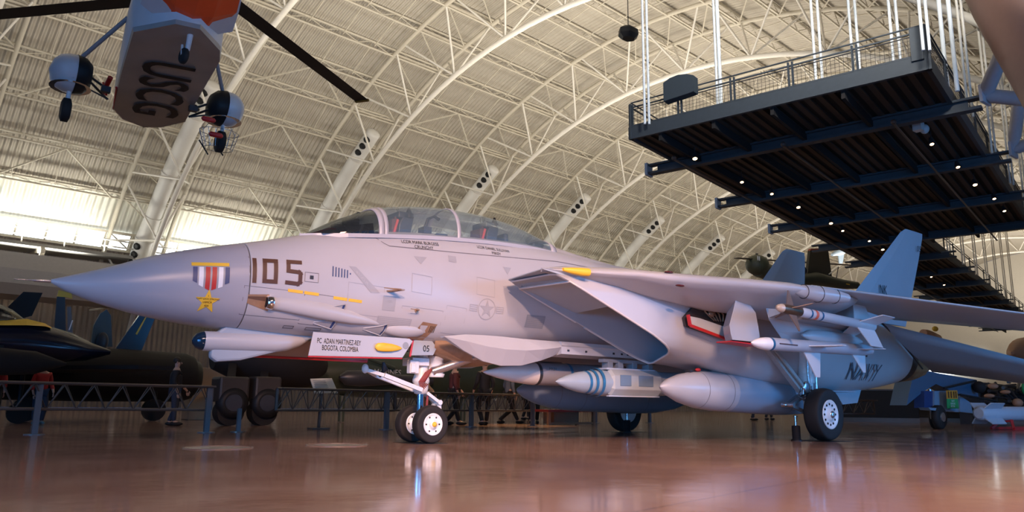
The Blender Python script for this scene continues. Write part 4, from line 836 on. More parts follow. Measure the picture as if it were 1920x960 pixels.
for t in (.60, .72, .84): mb = MB(); mb.lathe(o_, (1, 0, .01), [(t, .182+.22*(t-.6)), (t+.05, .19+.22*(t-.6))], 28, cap=False); obj('band', mb, BANDB, T)
mb = MB(); mb.loft([[(X, -.85+a_*r_*1.0, .965+b_*r_) for a_, b_ in ((-.55, -1), (.55, -1), (1, -.5), (1, .5), (.55, 1), (-.55, 1), (-1, .5), (-1, -.5))] for X, r_ in [(3.05, .19), (3.1, .225), (4.25, .225), (4.3, .19)]], smooth=False); obj('tail_kit', mb, mat('kit_grey', (.36, .39, .40), .45), T, bevel=.01)
for X in (3.35, 3.85): mb = MB(); mb.box((X, -1.08, 1.0), (.26 if X < 3.5 else .36, .01, .18)); obj('kit_panel', mb, mat('kit_panel_blue', (.14, .20, .27), .4), T)
mb = MB(); mb.box((3.6, -1.02, .74), (1.25, .05, .02)); mb.box((3.6, -.88, 1.19), (1.2, .2, .03)); obj('strake', mb, MISG, T)
mb = MB()
for X in (3.2, 3.45, 3.8, 4.2): mb.box((X, -.80, 1.27), (.12, .16, .12))
mb.box((3.7, -.8, 1.33), (1.3, .14, .06)); T2 = obj('bomb_rack', mb, mat('rack_grey', (.25, .27, .30), .5), JR, bevel=.01)
# jacks under the axles
for i, (x, y, lb) in enumerate([(6.55, -2.2, 'small dark axle jack on the floor under the near main gear'), (6.8, 2.18, 'small dark axle jack on the floor under the far main gear')]):
    T = thing('axle_jack', lb, 'jack', (x, y, 0), 'axle jacks under the jet')
    mb = MB(); mb.lathe((x, y, 0), (0, 0, 1), [(0, .10), (.02, .10), (.03, .075), (.26, .075), (.27, .05)], 16); obj('jack_body', mb, BLACK, T)
    mb = MB(); mb.tube([(x, y, .26), (x, y, .44)], .025, 8); mb.lathe((x, y, .42), (0, 0, 1), [(0, .04), (.02, .04)], 10); obj('ram', mb, STEEL, T)
# drip mats
for i, (x, y, sx_, lb) in enumerate([(0.03, 0, .5, 'thin black mat on the floor under the nose wheels'), (7.0, -2.45, .75, 'thin black mat on the floor under the near main wheel'), (7.0, 2.45, .75, 'thin black mat on the floor under the far main wheel')]):
    mb = MB(); mb.prism([(x-sx_*.55, y-.35, 0.001), (x+sx_*.5, y-.35, 0.001), (x+sx_*.5, y+.35, 0.001), (x-sx_*.55, y+.35, 0.001)], (0, 0, .004)); tag(obj('drip_mat', mb, BLACK), lb, 'mat', 'mats under the wheels')
# ================================================================== ELEVATED WALKWAY
PA = radians(12.8); PV = Vector((cos(PA), sin(PA), 0)); PL = Vector((-sin(PA), cos(PA), 0)); P0 = Vector((17.75, -.5, 0))
def PP(a, b_, z): return P0+PV*a+PL*b_+Vector((0, 0, z))
W = 10.6; ZB = 11.0
T = thing('elevated_walkway', 'dark blue steel walkway platform overhead at the right with brown ribbed underside', 'walkway', PP(0, 0, ZB))
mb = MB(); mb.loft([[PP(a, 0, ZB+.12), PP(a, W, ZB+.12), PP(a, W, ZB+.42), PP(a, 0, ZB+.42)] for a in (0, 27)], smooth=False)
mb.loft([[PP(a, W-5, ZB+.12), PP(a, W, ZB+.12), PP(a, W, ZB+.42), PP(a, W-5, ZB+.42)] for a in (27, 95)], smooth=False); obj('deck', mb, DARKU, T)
mb = MB()
for k in range(26):
    b_ = .15+k*.41
    mb.beam(PP(.1, b_, ZB+.08), PP(27 if b_ < W-5 else 95, b_, ZB+.08), .2, .09)
obj('deck_ribs', mb, mat('deck_rib_brown', (.05, .035, .026), .7), T)
mb = MB(); mb.beam(PP(0, -.1, ZB+.22), PP(0, W+.1, ZB+.22), .14, .5); mb.beam(PP(0, 0, ZB+.22), PP(27, 0, ZB+.22), .14, .5); mb.beam(PP(0, W, ZB+.22), PP(95, W, ZB+.22), .14, .5); mb.beam(PP(27, W-5, ZB+.22), PP(95, W-5, ZB+.22), .14, .5); mb.beam(PP(27, 0, ZB+.22), PP(27, W-5, ZB+.22), .14, .5)
obj('fascia', mb, DBLUE, T)
for a in [3.6+7.2*k for k in range(13)]:
    mb = MB(); b0 = -.9 if a < 27 else W-5.9
    mb.beam(PP(a, b0, ZB-.35), PP(a, W+1.2, ZB-.35), .35, .10); mb.beam(PP(a, b0, ZB+.02), PP(a, W+1.2, ZB+.02), .35, .08); mb.beam(PP(a, b0+.4, ZB-.17), PP(a, W+.8, ZB-.17), .05, .36); obj('cross_girder', mb, DBLUE, T)
mb = MB()
for b_, e_ in ((2.6, 27), (7.2, 95), (5.0, 27), (9.4, 95)):
    mb.beam(PP(.1, b_, ZB-.12), PP(e_, b_, ZB-.12), .12, .34)
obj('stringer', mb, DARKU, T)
mb = MB()
for b_, a0 in ((1.7, 2.8), (5.6, 2.8), (9.7, 1.8)): mb.tube([PP(a0, b_, ZB-.55), PP(27 if b_ < 6 else 90, b_, ZB-.55)], .05, 6); mb.ell(PP(a0, b_, ZB-.5), (.1, .1, .1), 8, 6)
obj('sprinkler_pipe', mb, mat('pipe_brown', (.10, .06, .045), .5), T)
def railing(p, q, n, name='railing', infill=True):
    p = Vector(p); q = Vector(q); d = q-p; L = d.length; u = d/L; up = Vector((0, 0, 1))
    m_ = MB()
    for k in range(n+1):
        c = p+d*k/n
        for s_ in (-.07, .07): m_.beam(c+u*s_-up*.45, c+u*s_+up*1.02, .05, .07)
    m_.tube([p+up*1.08, q+up*1.08], .028, 6); m_.beam(p+up*.88, q+up*.88, .05, .05); m_.beam(p+up*.10, q+up*.10, .05, .05)
    o = obj(name, m_, DBLUE, T)
    if infill:
        m_ = MB(); k = 0
        while k*.14 < L: m_.beam(p+u*k*.14+up*.1, p+u*k*.14+up*.80, .009, .009); k += 1
        for z in range(6): m_.beam(p+up*(.14+z*.13), q+up*(.14+z*.13), .009, .009)
        m_.beam(p+up*.78, q+up*.78, .03, .03); obj('mesh_infill', m_, DMET, o)
    return o
zt = ZB+.42
railing(PP(0, W, zt), PP(0, 0, zt), 5)
railing(PP(0, 0, zt), PP(27, 0, zt), 9); railing(PP(0, W, zt), PP(95, W, zt), 26, infill=False); railing(PP(27, W-5, zt), PP(95, W-5, zt), 20, infill=False)
mb = MB(); mb.box(PP(0, .25, zt+.45), (.3, .35, 1.1), Matrix.Rotation(PA, 3, 'Z')); obj('equipment_box', mb, DBLUE, T)
# downlights under the walkway
dl = [(1303, 299), (1391, 343), (1447, 365), (1497, 390), (1747, 272), (1796, 315), (1828, 348), (1864, 374), (1883, 397), (1558, 420), (1580, 434), (1630, 453), (1655, 469), (1746, 520), (1770, 535)]
GLOW = emis('lamp_glow', (1.0, .62, .30), 14)
for k, (px, py) in enumerate(dl):
    p = at(px, py, 'Z', ZB-.5)
    t = thing('downlight', ('warm downlight under the walkway, %s from its front edge on the %s side' % (ordn[k if k < 4 else (k-4 if k < 9 else k-5)], 'left' if k < 4 or k > 8 else 'right')), 'lamp', p, 'downlights under the walkway')
    mb = MB(); mb.lathe(p+Vector((0, 0, .10)), (-.3, -.3, -1), [(-.22, .06), (0, .11), (.08, .13)], 14); mb.beam(p+Vector((0, 0, .2)), p+Vector((0, 0, .7)), .03, .03); obj('lamp_housing', mb, DMET, t)
    mb = MB(); mb.lathe(p+Vector((0, 0, .08)), (-.3, -.3, -1), [(.06, .075 if k % 3 else .10), (.065, .07)], 14); obj('bulb', mb, GLOW, t)
# security camera
p = at(1722, 238, 'Z', ZB-.35); mb = MB(); mb.box(p, (.3, .3, .3)); mb.ell(p+Vector((.25, -.1, -.05)), (.16, .16, .18)); mb.beam(p, p+Vector((0, 0, .4)), .05, .05)
tag(obj('dome_camera', mb, mat('camera_housing_white', (.5, .5, .5), .4)), 'white dome camera bracketed under the walkway', 'camera')
# brackets with white caps on the left ends
for k in range(3):
    p = PP(3.6+7.2*k, W+1.25, ZB-.17); mb = MB(); mb.box(p, (.5, .12, .55), Matrix.Rotation(PA, 3, 'Z'))
    tag(obj('girder_end_cap', mb, mat('cap_pale_blue', (.35, .42, .50), .4)), 'pale blue plate capping the left end of the %s walkway girder' % ordn[k], 'plate', 'girder end caps')
# hanging speaker on the railing and one hanging free
p = PP(-.25, 8.3, ZB+1.45); t = MB(); R_ = Matrix.Rotation(PA, 3, 'Z'); out = []
for y, z0, z1 in [(-.62, -.35, .30), (-.35, -.38, .42), (0, -.40, .48), (.35, -.42, .44), (.62, -.45, .32)]:
    out.append([p+R_ @ Vector((-.2, y, z0)), p+R_ @ Vector((.2, y, z0)), p+R_ @ Vector((.2, y, z1)), p+R_ @ Vector((-.2, y, z1))])
t.loft(out, smooth=False); tag(obj('loudspeaker', t, mat('speaker_slate', (.035, .05, .065), .6), bevel=.02), 'dark arched loudspeaker mounted on the walkway front railing', 'speaker')
t = thing('loudspeaker', 'small black loudspeaker hanging free on a wire under the roof arch', 'speaker', (16.04, 10.5, 16))
mb = MB(); c = Vector((16.04, 10.5, 16)); mb.loft([[c+Vector((x*f, y*f, z)) for x, y in ((-.5, 0), (-.25, -.35), (.25, -.35), (.5, 0), (.25, .35), (-.25, .35))] for z, f in ((-.27, .62), (-.1, 1.0), (.12, .95), (.27, .5))], smooth=False); obj('cabinet', mb, BLACK, t)
mb = MB(); mb.tube([c, c+Vector((0, 0, 12))], .02, 5); obj('wire', mb, DMET, t)
# hanger rods
rods = [(1208, 178), (1216, 178), (1345, 190), (1352, 190), (1530, 150), (1542, 150), (1600, 130), (1612, 128), (1675, 110), (1688, 110), (1775, 150), (1792, 140), (1728, 60), (1740, 60)]
mb = None
for k, (px, py) in enumerate(rods):
    zb_ = ZB+.3; p = at(px, py, 'Z', zb_+1.2)
    if k >= 8: p = at(px, py, 'Z', zb_+.6)
    mb = MB(); mb.tube([Vector((p.x, p.y, zb_)), Vector((p.x, p.y, 28.5))], .075 if k in (3, 10, 11) else .05, 8)
    tag(obj('hanger_rod', mb, mat('rod_pale_blue', (.78, .84, .88), .4)), 'vertical white hanger rod carrying the walkway, %s from the left' % (ordn[sorted(range(len(rods)), key=lambda i: rods[i][0]).index(k)] if sorted(range(len(rods)), key=lambda i: rods[i][0]).index(k) < 13 else 'rightmost one'), 'rod', 'hanger rods of the walkway')
for k in range(12):
    a = 5+k*5.5; 
    for b_ in (W-5.4 if a > 27 else -.3,):
        p = PP(a, b_, 0); mb = MB(); mb.tube([(p.x, p.y, ZB), (p.x, p.y, 28)], .05, 6); mb.tube([(p.x+.4, p.y, ZB), (p.x+.4, p.y, 28)], .05, 6)
        tag(obj('hanger_rod_pair', mb, STRUT), 'pair of white hanger rods along the walkway right edge, %s going back' % ordn[k], 'rod', 'paired hanger rods on the right edge')
# raking struts at right edge
nd1 = PP(3.7, -1.0, ZB+.1); nd2 = PP(10.9, -1.0, ZB+.1)
t = thing('column_tree', 'fat white raking struts meeting the walkway girder at the right edge', 'strut', nd1)
for n_, tg in ((nd1, [(1888, 78), (1960, 190)]), (nd2, [(1925, 60), (1960, 255)])):
    for q, (px, py) in enumerate(tg):
        d = (at(px, py, 'Z', 18)-CAM_P).normalized(); dd = (n_-CAM_P).length; e = CAM_P+d*(dd*(1.0 if q else .97)); e = n_+(e-n_)*1.6
        mb = MB(); mb.tube([n_, n_+(e-n_)*.08, e], [.1, .24, .24], 12); obj('strut', mb, mat('strut_lilac_white', (.50, .47, .50), .4), t)
    mb = MB(); mb.box(n_, (.7, .1, .6)); obj('gusset', mb, mat('strut_lilac_white', (.50, .47, .50), .4), t)

# ================================================================== RESCUE HELICOPTER (hanging)
HO = Vector((-1.9, 8.5, 8)); H = thing('rescue_helicopter', 'grey boat-hulled rescue helicopter with an orange tail hanging overhead at top left', 'helicopter', HO)
pl = [(-3.37, 6.16), (-2.79, 5.24), (-2.34, 5.16), (-1.71, 5.89), (-1.54, 6.44), (-1.33, 8.37), (-1.05, 10.87), (-1.45, 11.75), (-1.81, 12.05), (-2.4, 11.75), (-2.76, 11.12), (-3.1, 8.6)]
cx_, cy_ = -2.15, 8.5
mb = MB(); r0 = [(x, y, 8.0) for x, y in pl]; r1 = [(cx_+(x-cx_)*1.02, y, 8.12) for x, y in pl]; mb.loft([r0, r1], cap=False, smooth=False); mb.add([(cx_, cy_, 7.96)]+r0, [(0, i+1, (i+1) % 12+1) for i in range(12)]); obj('hull_bottom', mb, HULLG, H)
mb = MB(); mb.tube([(x, y, 8.03) for x, y in pl[6:11]], .035, 6); obj('chine_strip', mb, CHROME, H)
mb = MB(); mb.tube([(x, y, 8.03) for x, y in (pl[10], (-3.0, 9.6))], .03, 6); obj('chine_strip', mb, RED, H)
mb = MB(); mb.loft([[(cx_+(x-cx_)*f, cy_+(y-cy_)*g, z) for x, y in pl] for z, f, g in ((8.1, 1.02, 1.0), (8.8, 1.05, 1.0), (9.6, 1.0, 1.0), (10.0, .8, .95))]); obj('hull_side', mb, CGWHITE, H)
# afterbody rising to the tail, toward the camera
sec = []
for y, zb_, zt_, w_, xc in [(5.75, 8.10, 9.9, .93, -2.45), (5.1, 8.26, 9.95, .88, -2.5), (3.6, 8.85, 10.1, .70, -2.62), (1.8, 9.4, 10.25, .45, -2.8), (-.5, 9.9, 10.4, .28, -3.0), (-3.0, 10.3, 10.7, .2, -3.2)]:
    sec.append([(xc-w_, y, zb_+.35), (xc-w_*.45, y, zb_+.08), (xc, y, zb_-.02), (xc+w_*.45, y, zb_+.08), (xc+w_, y, zb_+.35), (xc+w_, y, zt_-.2), (xc+w_*.5, y, zt_), (xc-w_*.5, y, zt_), (xc-w_, y, zt_-.2)])
mb = MB(); mb.loft(sec, smooth=False); obj('tail_boom', mb, CGWHITE, H)
mb = MB(); rg = []
for i, s_ in enumerate(sec):
    f = [.55, .95, 1, 1, 1, 1][i]; c = Vector(s_[2]); dz = Vector((0, 0, -.015)); rg.append([c+(Vector(s_[0])-c)*f+dz, c+(Vector(s_[1])-c)*f+dz*1.5, c+dz*2, c+(Vector(s_[3])-c)*f+dz*1.5, c+(Vector(s_[4])-c)*f+dz])
mb.loft(rg, closed=False, smooth=False); obj('orange_tail_panel', mb, ORANGE, H)
vs, fs = text_mesh('USCG', .95, 'CENTER', .012, 1.12)
mb = MB(); mb.add([(-2.62+a*.20+b_*1.55, 9.05+a*1.35+b_*-.30, 7.94) for a, b_ in vs], fs); obj('hull_lettering', mb, mat('hull_letter_brown_black', (.012, .007, .006), .6), H)
mb = MB(); mb.tube([(-2.42, 5.3, 8.45), (-2.42, 5.55, 8.0), (-2.40, 5.75, 7.75)], [.09, .06, .05], 10); mb.beam((-2.5, 5.8, 7.85), (-2.5, 5.75, 7.62), .04, .05); mb.ell((-2.42, 5.3, 8.38), (.13, .16, .14), 10, 8); WW = obj('tail_wheel_leg', mb, GEARW, H)
mb = MB(); mb.lathe((-2.46, 5.75, 7.60), (1, .15, 0), [(-.05, .1), (-.055, .14), (-.03, .17), (.03, .17), (.055, .14), (.05, .1)], 20); obj('tail_wheel', mb, RUBBER, WW)
def sponson(c, sg, n):
    c = Vector(c); 
    mb = MB(); rr = [(c.x+sg*t, r_) for t, r_ in [(-.05, .45), (.12, .44), (.28, .38), (.40, .25), (.46, .03)]]
    mb.loft([[(x, c.y+r_*1.25*cos(2*pi*k/20), c.z+r_*sin(2*pi*k/20)) for k in range(20)] for x, r_ in rr]); f = obj('sponson_float', mb, CGWHITE, H)
    mb = MB(); rr = [(c.x-sg*t, r_) for t, r_ in [(.05, .46), (.25, .42), (.38, .3), (.42, .05)]]
    mb.loft([[(x, c.y+r_*1.25*cos(2*pi*k/20), c.z+r_*sin(2*pi*k/20)) for k in range(20)] for x, r_ in rr]); obj('black_float_cap', mb, BLACK, f)
    mb = MB(); mb.loft([[(c.x+sg*x, c.y+r_*1.3*cos(2*pi*k/20), c.z-.25-.02*r_) for k in range(20)] for x, r_ in [(0, .44), (0, .40)]] + [[(c.x+.7*cos(2*pi*k/20)*.62, c.y+.5*sin(2*pi*k/20), c.z-.34) for k in range(20)]], smooth=False); obj('float_keel_plate', mb, CHROME, f)
    mb = MB(); mb.tube([(c.x, c.y, c.z-.3), (c.x-.02, c.y+.02, c.z-.75)], .05, 8); obj('wheel_leg', mb, GEARW, f)
    mb = MB(); mb.lathe((c.x-.03, c.y+.05, c.z-.88), (1, 0, 0), [(-.09, .12), (-.1, .2), (-.07, .28), (.07, .28), (.1, .2), (.09, .12)], 22); obj('float_wheel', mb, RUBBER, f)
    mb = MB(); e = Vector((cx_-sg*(-.95), c.y-.2, c.z+.0))
    mb.tube([(c.x-sg*.35, c.y+.1, c.z+.1), (e.x, c.y+.4, c.z-.05)], .03, 6); mb.tube([(c.x-sg*.35, c.y-.1, c.z-.1), (e.x, c.y+.6, c.z-.2)], .03, 6); mb.tube([(c.x-sg*.35, c.y+.2, c.z-.18), (e.x, c.y+.45, c.z-.25)], .02, 6); mb.box((c.x-sg*.75, c.y+.1, c.z-.15), (.2, .14, .14)); obj('float_struts', mb, DMET, f)
    mb = MB(); mb.tube([(c.x-sg*.1, c.y-.1, c.z+.35), (e.x, c.y-.9, c.z+1.35)], .05, 8); obj('upper_strut', mb, mat('strut_grey', (.3, .3, .32), .5), H)
sponson((-3.98, 9.45, 8.05), -1, 0); sponson((-.50, 9.3, 8.02), 1, 1)
mb = MB(); mb.tube([(-3.2, 10.1, 8.0), (-3.15, 9.6, 8.25)], .06, 8); mb.tube([(-3.15, 9.9, 7.9), (-3.2, 10.2, 8.3)], .03, 8); obj('red_fitting', mb, RED, H)
RB = Vector((-1.95, 9.6, 11.3))
for (px, py), (qx, qy) in (((430, 0), (680, 190)), ((290, 0), (0, 27))):
    a = at(px, py, 'Z', 11.2); b_ = at(qx, qy, 'Z', 11.2 if qx else 11.2)
    d = (b_-a).normalized(); mb = MB(); s0 = a-d*1.2; e = b_+(d*4 if qx == 0 else d*0); n = d.cross(Vector((0, 0, 1))).normalized()*.26
    mb.add([s0-n, s0+n*.6, s0+n*1.0+Vector((0, 0, .0)), s0+Vector((0, 0, .06)), e-n, e+n*.6, e+n, e+Vector((0, 0, .06))], [(0, 1, 2, 3), (7, 6, 5, 4), (0, 4, 5, 1), (1, 5, 6, 2), (2, 6, 7, 3), (3, 7, 4, 0)]); obj('rotor_blade', mb, BLACK, H)
    if qx:
        mb = MB(); mb.beam(e-d*.10, e, .53, .075, up=(0, 0, 1)); obj('blade_tip', mb, mat('tip_yellow_brown', (.25, .15, .02), .5), H)
mb = MB(); mb.tube([(-1.9, 9.3, 10), (-1.9, 9.4, 11.1)], .2, 12); mb.lathe((-1.9, 9.4, 11.0), (0, 0, 1), [(0, .5), (.2, .5), (.3, .3)], 12); mb.tube([(-1.9, 9.4, 11.15), (-1.2, 9.0, 11.2)], .08, 8); mb.tube([(-1.9, 9.4, 11.15), (-2.4, 10.2, 11.2)], .08, 8); obj('rotor_hub', mb, DMET, H)
# rescue basket with red floats, hanging below the right sponson
bo = at(410, 262, 'Y', 9.6); T = thing('rescue_basket', 'open wire rescue basket with two red floats below the right sponson of the hanging helicopter', 'basket', bo)
mb = MB()
for z, s_ in ((0, .32), (.22, .40), (.45, .45)): mb.tube([bo+Vector((s_*1.1*cos(2*pi*k/16), s_*.8*sin(2*pi*k/16), z-.25)) for k in range(17)], .009, 5)
for k in range(16):
    a = 2*pi*k/16; mb.tube([bo+Vector((.33*1.1*cos(a), .33*.8*sin(a), -.25)), bo+Vector((.45*1.1*cos(a), .45*.8*sin(a), .2))], .007, 4)
for sx_ in (-.4, .4): mb.tube([bo+Vector((sx_, 0, .2)), bo+Vector((0, 0, .85))], .009, 5)
obj('wire_frame', mb, STEEL, T)
for q in (at(391, 224, 'Y', 8.6), at(405, 253, 'Y', 8.6)): mb = MB(); mb.tube([q-Vector((.17, 0, 0)), q-Vector((.13, 0, 0)), q+Vector((.13, 0, 0)), q+Vector((.17, 0, 0))], [.02, .065, .065, .02], 12); obj('red_float', mb, RED, T)
mb = MB()
for (a, b_) in (((373, 262), (390, 290)), ((405, 270), (418, 292))): mb.tube([at(*a, 'Y', 9.6), at(*b_, 'Y', 9.6)], .02, 5)
obj('skid', mb, BLACK, T)

# hanging tan aircraft nose, top right corner
p = at(1900, 20, 'Z', 14); T = thing('hanging_aircraft', 'tan brown aircraft fuselage hanging at the top right corner', 'aircraft', p)
def ray_at(px, py, dist): return CAM_P+(at(px, py, 'Z', 20)-CAM_P).normalized()*dist
e1 = ray_at(1886, -52, 28); e2 = ray_at(2006, 142, 26.5); d = (e2-e1).normalized()
mb = MB(); mb.lathe(e1, d, [(0, 1.18), (.8, 1.24), (4, 1.28), (8, 1.1)], 32); obj('fuselage', mb, mat('hanging_tan_brown', (.34, .19, .14), .5), T)
mb = MB(); mb.lathe(e1-d*1.5, d, [(0, .2), (.3, .7), (.9, 1.05), (1.5, 1.17)], 32); obj('pale_nose', mb, mat('nose_pale', (.45, .52, .60), .4), T)

# ================================================================== BARRIERS
def barrier(p, q, n, label, z0=.42, z1=.85, posts=(0.5,)):
    p = Vector(p); q = Vector(q); T = thing('barrier', label, 'barrier', p, 'lattice crowd barriers'); d = q-p; L = d.length; nrm = d.normalized().cross(Vector((0, 0, 1)))*.11; Z = Vector((0, 0, 1))
    mb = MB()
    mb.tube([p+Z*z1, q+Z*z1], .028, 8); mb.tube([p+Z*z0, q+Z*z0], .026, 8); mb.tube([p+Z*z1+nrm*2, q+Z*z1+nrm*2], .02, 8)
    mb.beam(p+Z*z0, p+Z*z1, .05, .05); mb.beam(q+Z*z0, q+Z*z1, .05, .05); obj('rail', mb, BARR, T)
    mb = MB()
    for k in range(n):
        a = p+d*k/n; b_ = p+d*(k+.5)/n; c = p+d*(k+1)/n
        mb.tube([a+Z*z0, b_+Z*z1], .011, 5); mb.tube([b_+Z*z1, c+Z*z0], .011, 5); mb.tube([a+Z*z0, b_+Z*z1+nrm*2], .010, 5); mb.tube([b_+Z*z1+nrm*2, c+Z*z0], .010, 5)
    obj('lattice', mb, BARR, T)
    for f in posts:
        c = p+d*f; mb = MB(); mb.beam(c+nrm, c+nrm+Z*z1, .09, .09); mb.lathe(c+nrm, (0, 0, 1), [(0, .16), (.015, .16)], 16); obj('post', mb, mat('post_blue_grey', (.085, .09, .10), .4), T)
    return T
barrier((-5.6, 5.1, 0), (-1.52, 5.1, 0), 9, 'grey lattice barrier at the left edge under the jet nose', posts=(.3, .98))
barrier((-.2, 5.2, 0), (2.75, 5.6, 0), 8, 'grey lattice barrier between the chin pod and the nose wheels', posts=(.9,))
barrier((3.0, 6.5, 0), (8.05, 7.1, 0), 15, 'grey lattice barrier behind the nose wheels, in front of standing visitors', posts=(.53, .99))
barrier((11.5, 9.5, 0), (15.5, 9.0, 0), 12, 'grey lattice barrier far behind the main gear', posts=(.3, .9))
barrier((15.8, 4.6, 0), (19.2, 2.8, 0), 10, 'grey lattice barrier between the near main wheel and the blue jet nose', posts=(.5,))
# post standing free
T = thing('barrier_post', 'single blue-grey barrier post standing before the dark aircraft wheels', 'post', (-.93, 5.2, 0)); mb = MB(); mb.beam((-.93, 5.2, 0), (-.93, 5.2, .45), .07, .07); obj('post', mb, mat('post_blue_grey', (.085, .09, .10), .4), T); mb = MB(); mb.lathe((-.93, 5.2, 0), (0, 0, 1), [(0, .15), (.015, .15)], 16); obj('foot', mb, BARR, T)
# reader sign
T = thing('reader_sign', 'white tilted information panel on a stand behind the barrier', 'sign', (1.15, 6.2, 0))
mb = MB(); mb.prism([at(582, 710, 'Y', 6.0), at(622, 709, 'Y', 6.15), at(634, 736, 'Y', 5.9), at(590, 736, 'Y', 5.8)], (0, .01, -.02)); obj('panel', mb, mat('sign_panel_white', (.55, .55, .50), .5), T)
mb = MB(); mb.beam((1.15, 6.1, 0), (1.15, 6.05, .95), .08, .04); mb.box((1.15, 6.1, .02), (.4, .3, .03)); obj('stand', mb, BARR, T)
mb = MB(); o1 = at(588, 713, 'Y', 5.985)
for k in range(6): a = at(587+k*1.1, 714+k*3.2, 'Y', 5.96-.025*k); b_ = at(610+k*1.4, 714+k*3.2, 'Y', 5.98-.025*k); mb.beam(a, b_, .012, .012)
obj('text_lines', mb, MGREY, T)
# low red display bench
T = thing('display_bench', 'low bench with a dark red top behind the bombs', 'bench', (10.2, 7.6, 0)); a = at(1048, 800, 'Z', 0)
bx = Vector((10.0, 7.9, 0)); mb = MB(); mb.box(bx+Vector((0, 0, .42)), (2.0, .9, .07)); obj('top', mb, mat('bench_red', (.20, .02, .02), .4), T); mb = MB()
for sx_ in (-.92, .92):
    for sy in (-.38, .38): mb.beam(bx+Vector((sx_, sy, 0)), bx+Vector((sx_, sy, .39)), .09, .09)
mb.beam(bx+Vector((-.9, -.38, .05)), bx+Vector((.9, -.38, .05)), .05, .06); mb.box(bx+Vector((-.1, 0, .2)), (1.0, .5, .35)); obj('legs', mb, mat('bench_wood', (.25, .14, .08), .5), T)

# ================================================================== BACKGROUND AIRCRAFT
# blue jet at left
T = thing('navy_blue_jet', 'dark navy blue jet with yellow spine stripe and bubble canopy at the left edge', 'aircraft', (-4, 12, 0))
sec = []
for X, zc_, rz_, ry_ in [(-12, 1.75, .62, .62), (-7, 1.8, .66, .7), (-5.2, 1.9, .60, .62), (-4.0, 1.93, .52, .50), (-3.2, 1.88, .40, .42), (-2.6, 1.80, .25, .3), (-2.05, 1.80, .06, .08)]:
    sec.append([(X, 12+ry_*cos(2*pi*k/20), zc_+rz_*sin(2*pi*k/20)) for k in range(20)])
mb = MB(); mb.loft(sec); obj('fuselage', mb, NAVYJ, T)
mb = MB(); mb.loft([[(X, 12+r_*cos(pi*k/12), zc_+h_*sin(pi*k/12)) for k in range(13)] for X, zc_, h_, r_ in [(-6.5, 2.4, .3, .3), (-5.5, 2.42, .55, .38), (-4.8, 2.42, .50, .36), (-4.3, 2.42, .30, .28), (-3.95, 2.4, .05, .1)]], closed=False); obj('canopy', mb, glassmat('jet_canopy_glass', (.45, .48, .5), .4), T)
mb = MB(); mb.loft([[(X, 12+r_*cos(pi*k/12), zc_+h_*sin(pi*k/12)) for k in range(13)] for X, zc_, h_, r_ in [(-3.5, 2.1, .28, .25), (-3.0, 2.05, .20, .22), (-2.6, 1.95, .12, .15), (-2.3, 1.88, .03, .05)]], closed=False); obj('windscreen', mb, glassmat('jet_canopy_glass2', (.2, .22, .25), .5), T)
mb = MB(); rg = []
for X, z0, z1, y_ in [(-7, 2.2, 2.42, .5), (-4.6, 2.28, 2.40, .44), (-4.0, 2.33, 2.50, .36), (-3.6, 2.34, 2.42, .28), (-3.45, 2.3, 2.34, .2)]: rg.append([(X, 12-y_-.05, z0), (X, 12-y_*.6-.03, z1), (X, 12+y_*.6, z1), (X, 12+y_, z0)])
mb.loft(rg, closed=False, smooth=False); obj('yellow_stripe', mb, YEL, T)
mb = MB(); mb.tube([(-3.05, 11.9, 2.3), (-3.0, 11.9, 2.55)], .015, 6); obj('antenna', mb, WHITE, T)
text_on('side_lettering', 'BLUE', .16, (-4.75, 11.44, 2.02), (1, 0, 0), (0, -.1, 1), YEL, T)
mb = MB(); mb.prism([(-9, 11.3, 1.6), (-5.3, 9.4, 1.62), (-4.6, 9.3, 1.62), (-4.9, 11.4, 1.7)], (0, 0, .08)); mb.loft([[(X, 9.3+r_*cos(2*pi*k/14), 1.35+r_*sin(2*pi*k/14)) for k in range(14)] for X, r_ in [(-7.5, .3), (-5.0, .32), (-4.0, .25), (-3.4, .03)]]); obj('wing_and_tank', mb, DBROWN, T)
mb = MB(); mb.tube([(-6.0, 12, 1.4), (-6.0, 12, .3)], .08, 8); mb.lathe((-6.0, 11.9, .3), (0, 1, 0), [(0, .3), (.2, .3)], 18); obj('main_undercarriage', mb, BLACK, T); mb = MB(); mb.tube([(-3.9, 12, 1.5), (-3.9, 12, .25)], .05, 8); mb.lathe((-3.9, 11.9, .25), (0, 1, 0), [(0, .25), (.2, .25)], 18); obj('nose_undercarriage', mb, BLACK, T)
# second dark jet behind, with navy fin
T = thing('dark_jet', 'near-black jet with a swept navy fin striped yellow, behind the chin pod', 'aircraft', (-1, 15, 0))
mb = MB(); mb.loft([[(X, 15+ry_*cos(2*pi*k/20), zc_+rz_*sin(2*pi*k/20)) for k in range(20)] for X, zc_, rz_, ry_ in [(-9.5, 1.3, .5, .5), (-6, 1.3, .72, .9), (-2, 1.32, .78, 1.0), (.6, 1.30, .74, .9), (.85, 1.3, .66, .8)]]); obj('fuselage', mb, DBROWN, T)
mb = MB(); mb.lathe((.8, 15, 1.3), (1, 0, 0), [(0, .62), (.25, .5), (.3, .45)], 20); obj('exhaust', mb, BLACK, T)
fn = [at(208, 655, 'Y', 15), at(262, 590, 'Y', 15), at(290, 598, 'Y', 15), at(262, 656, 'Y', 15)]
mb = MB(); mb.prism([fn[0]-Vector((0, 0, .2)), fn[1], fn[2], fn[3]-Vector((0, 0, .2))], (0, .12, 0)); obj('fin', mb, NAVYJ, T)
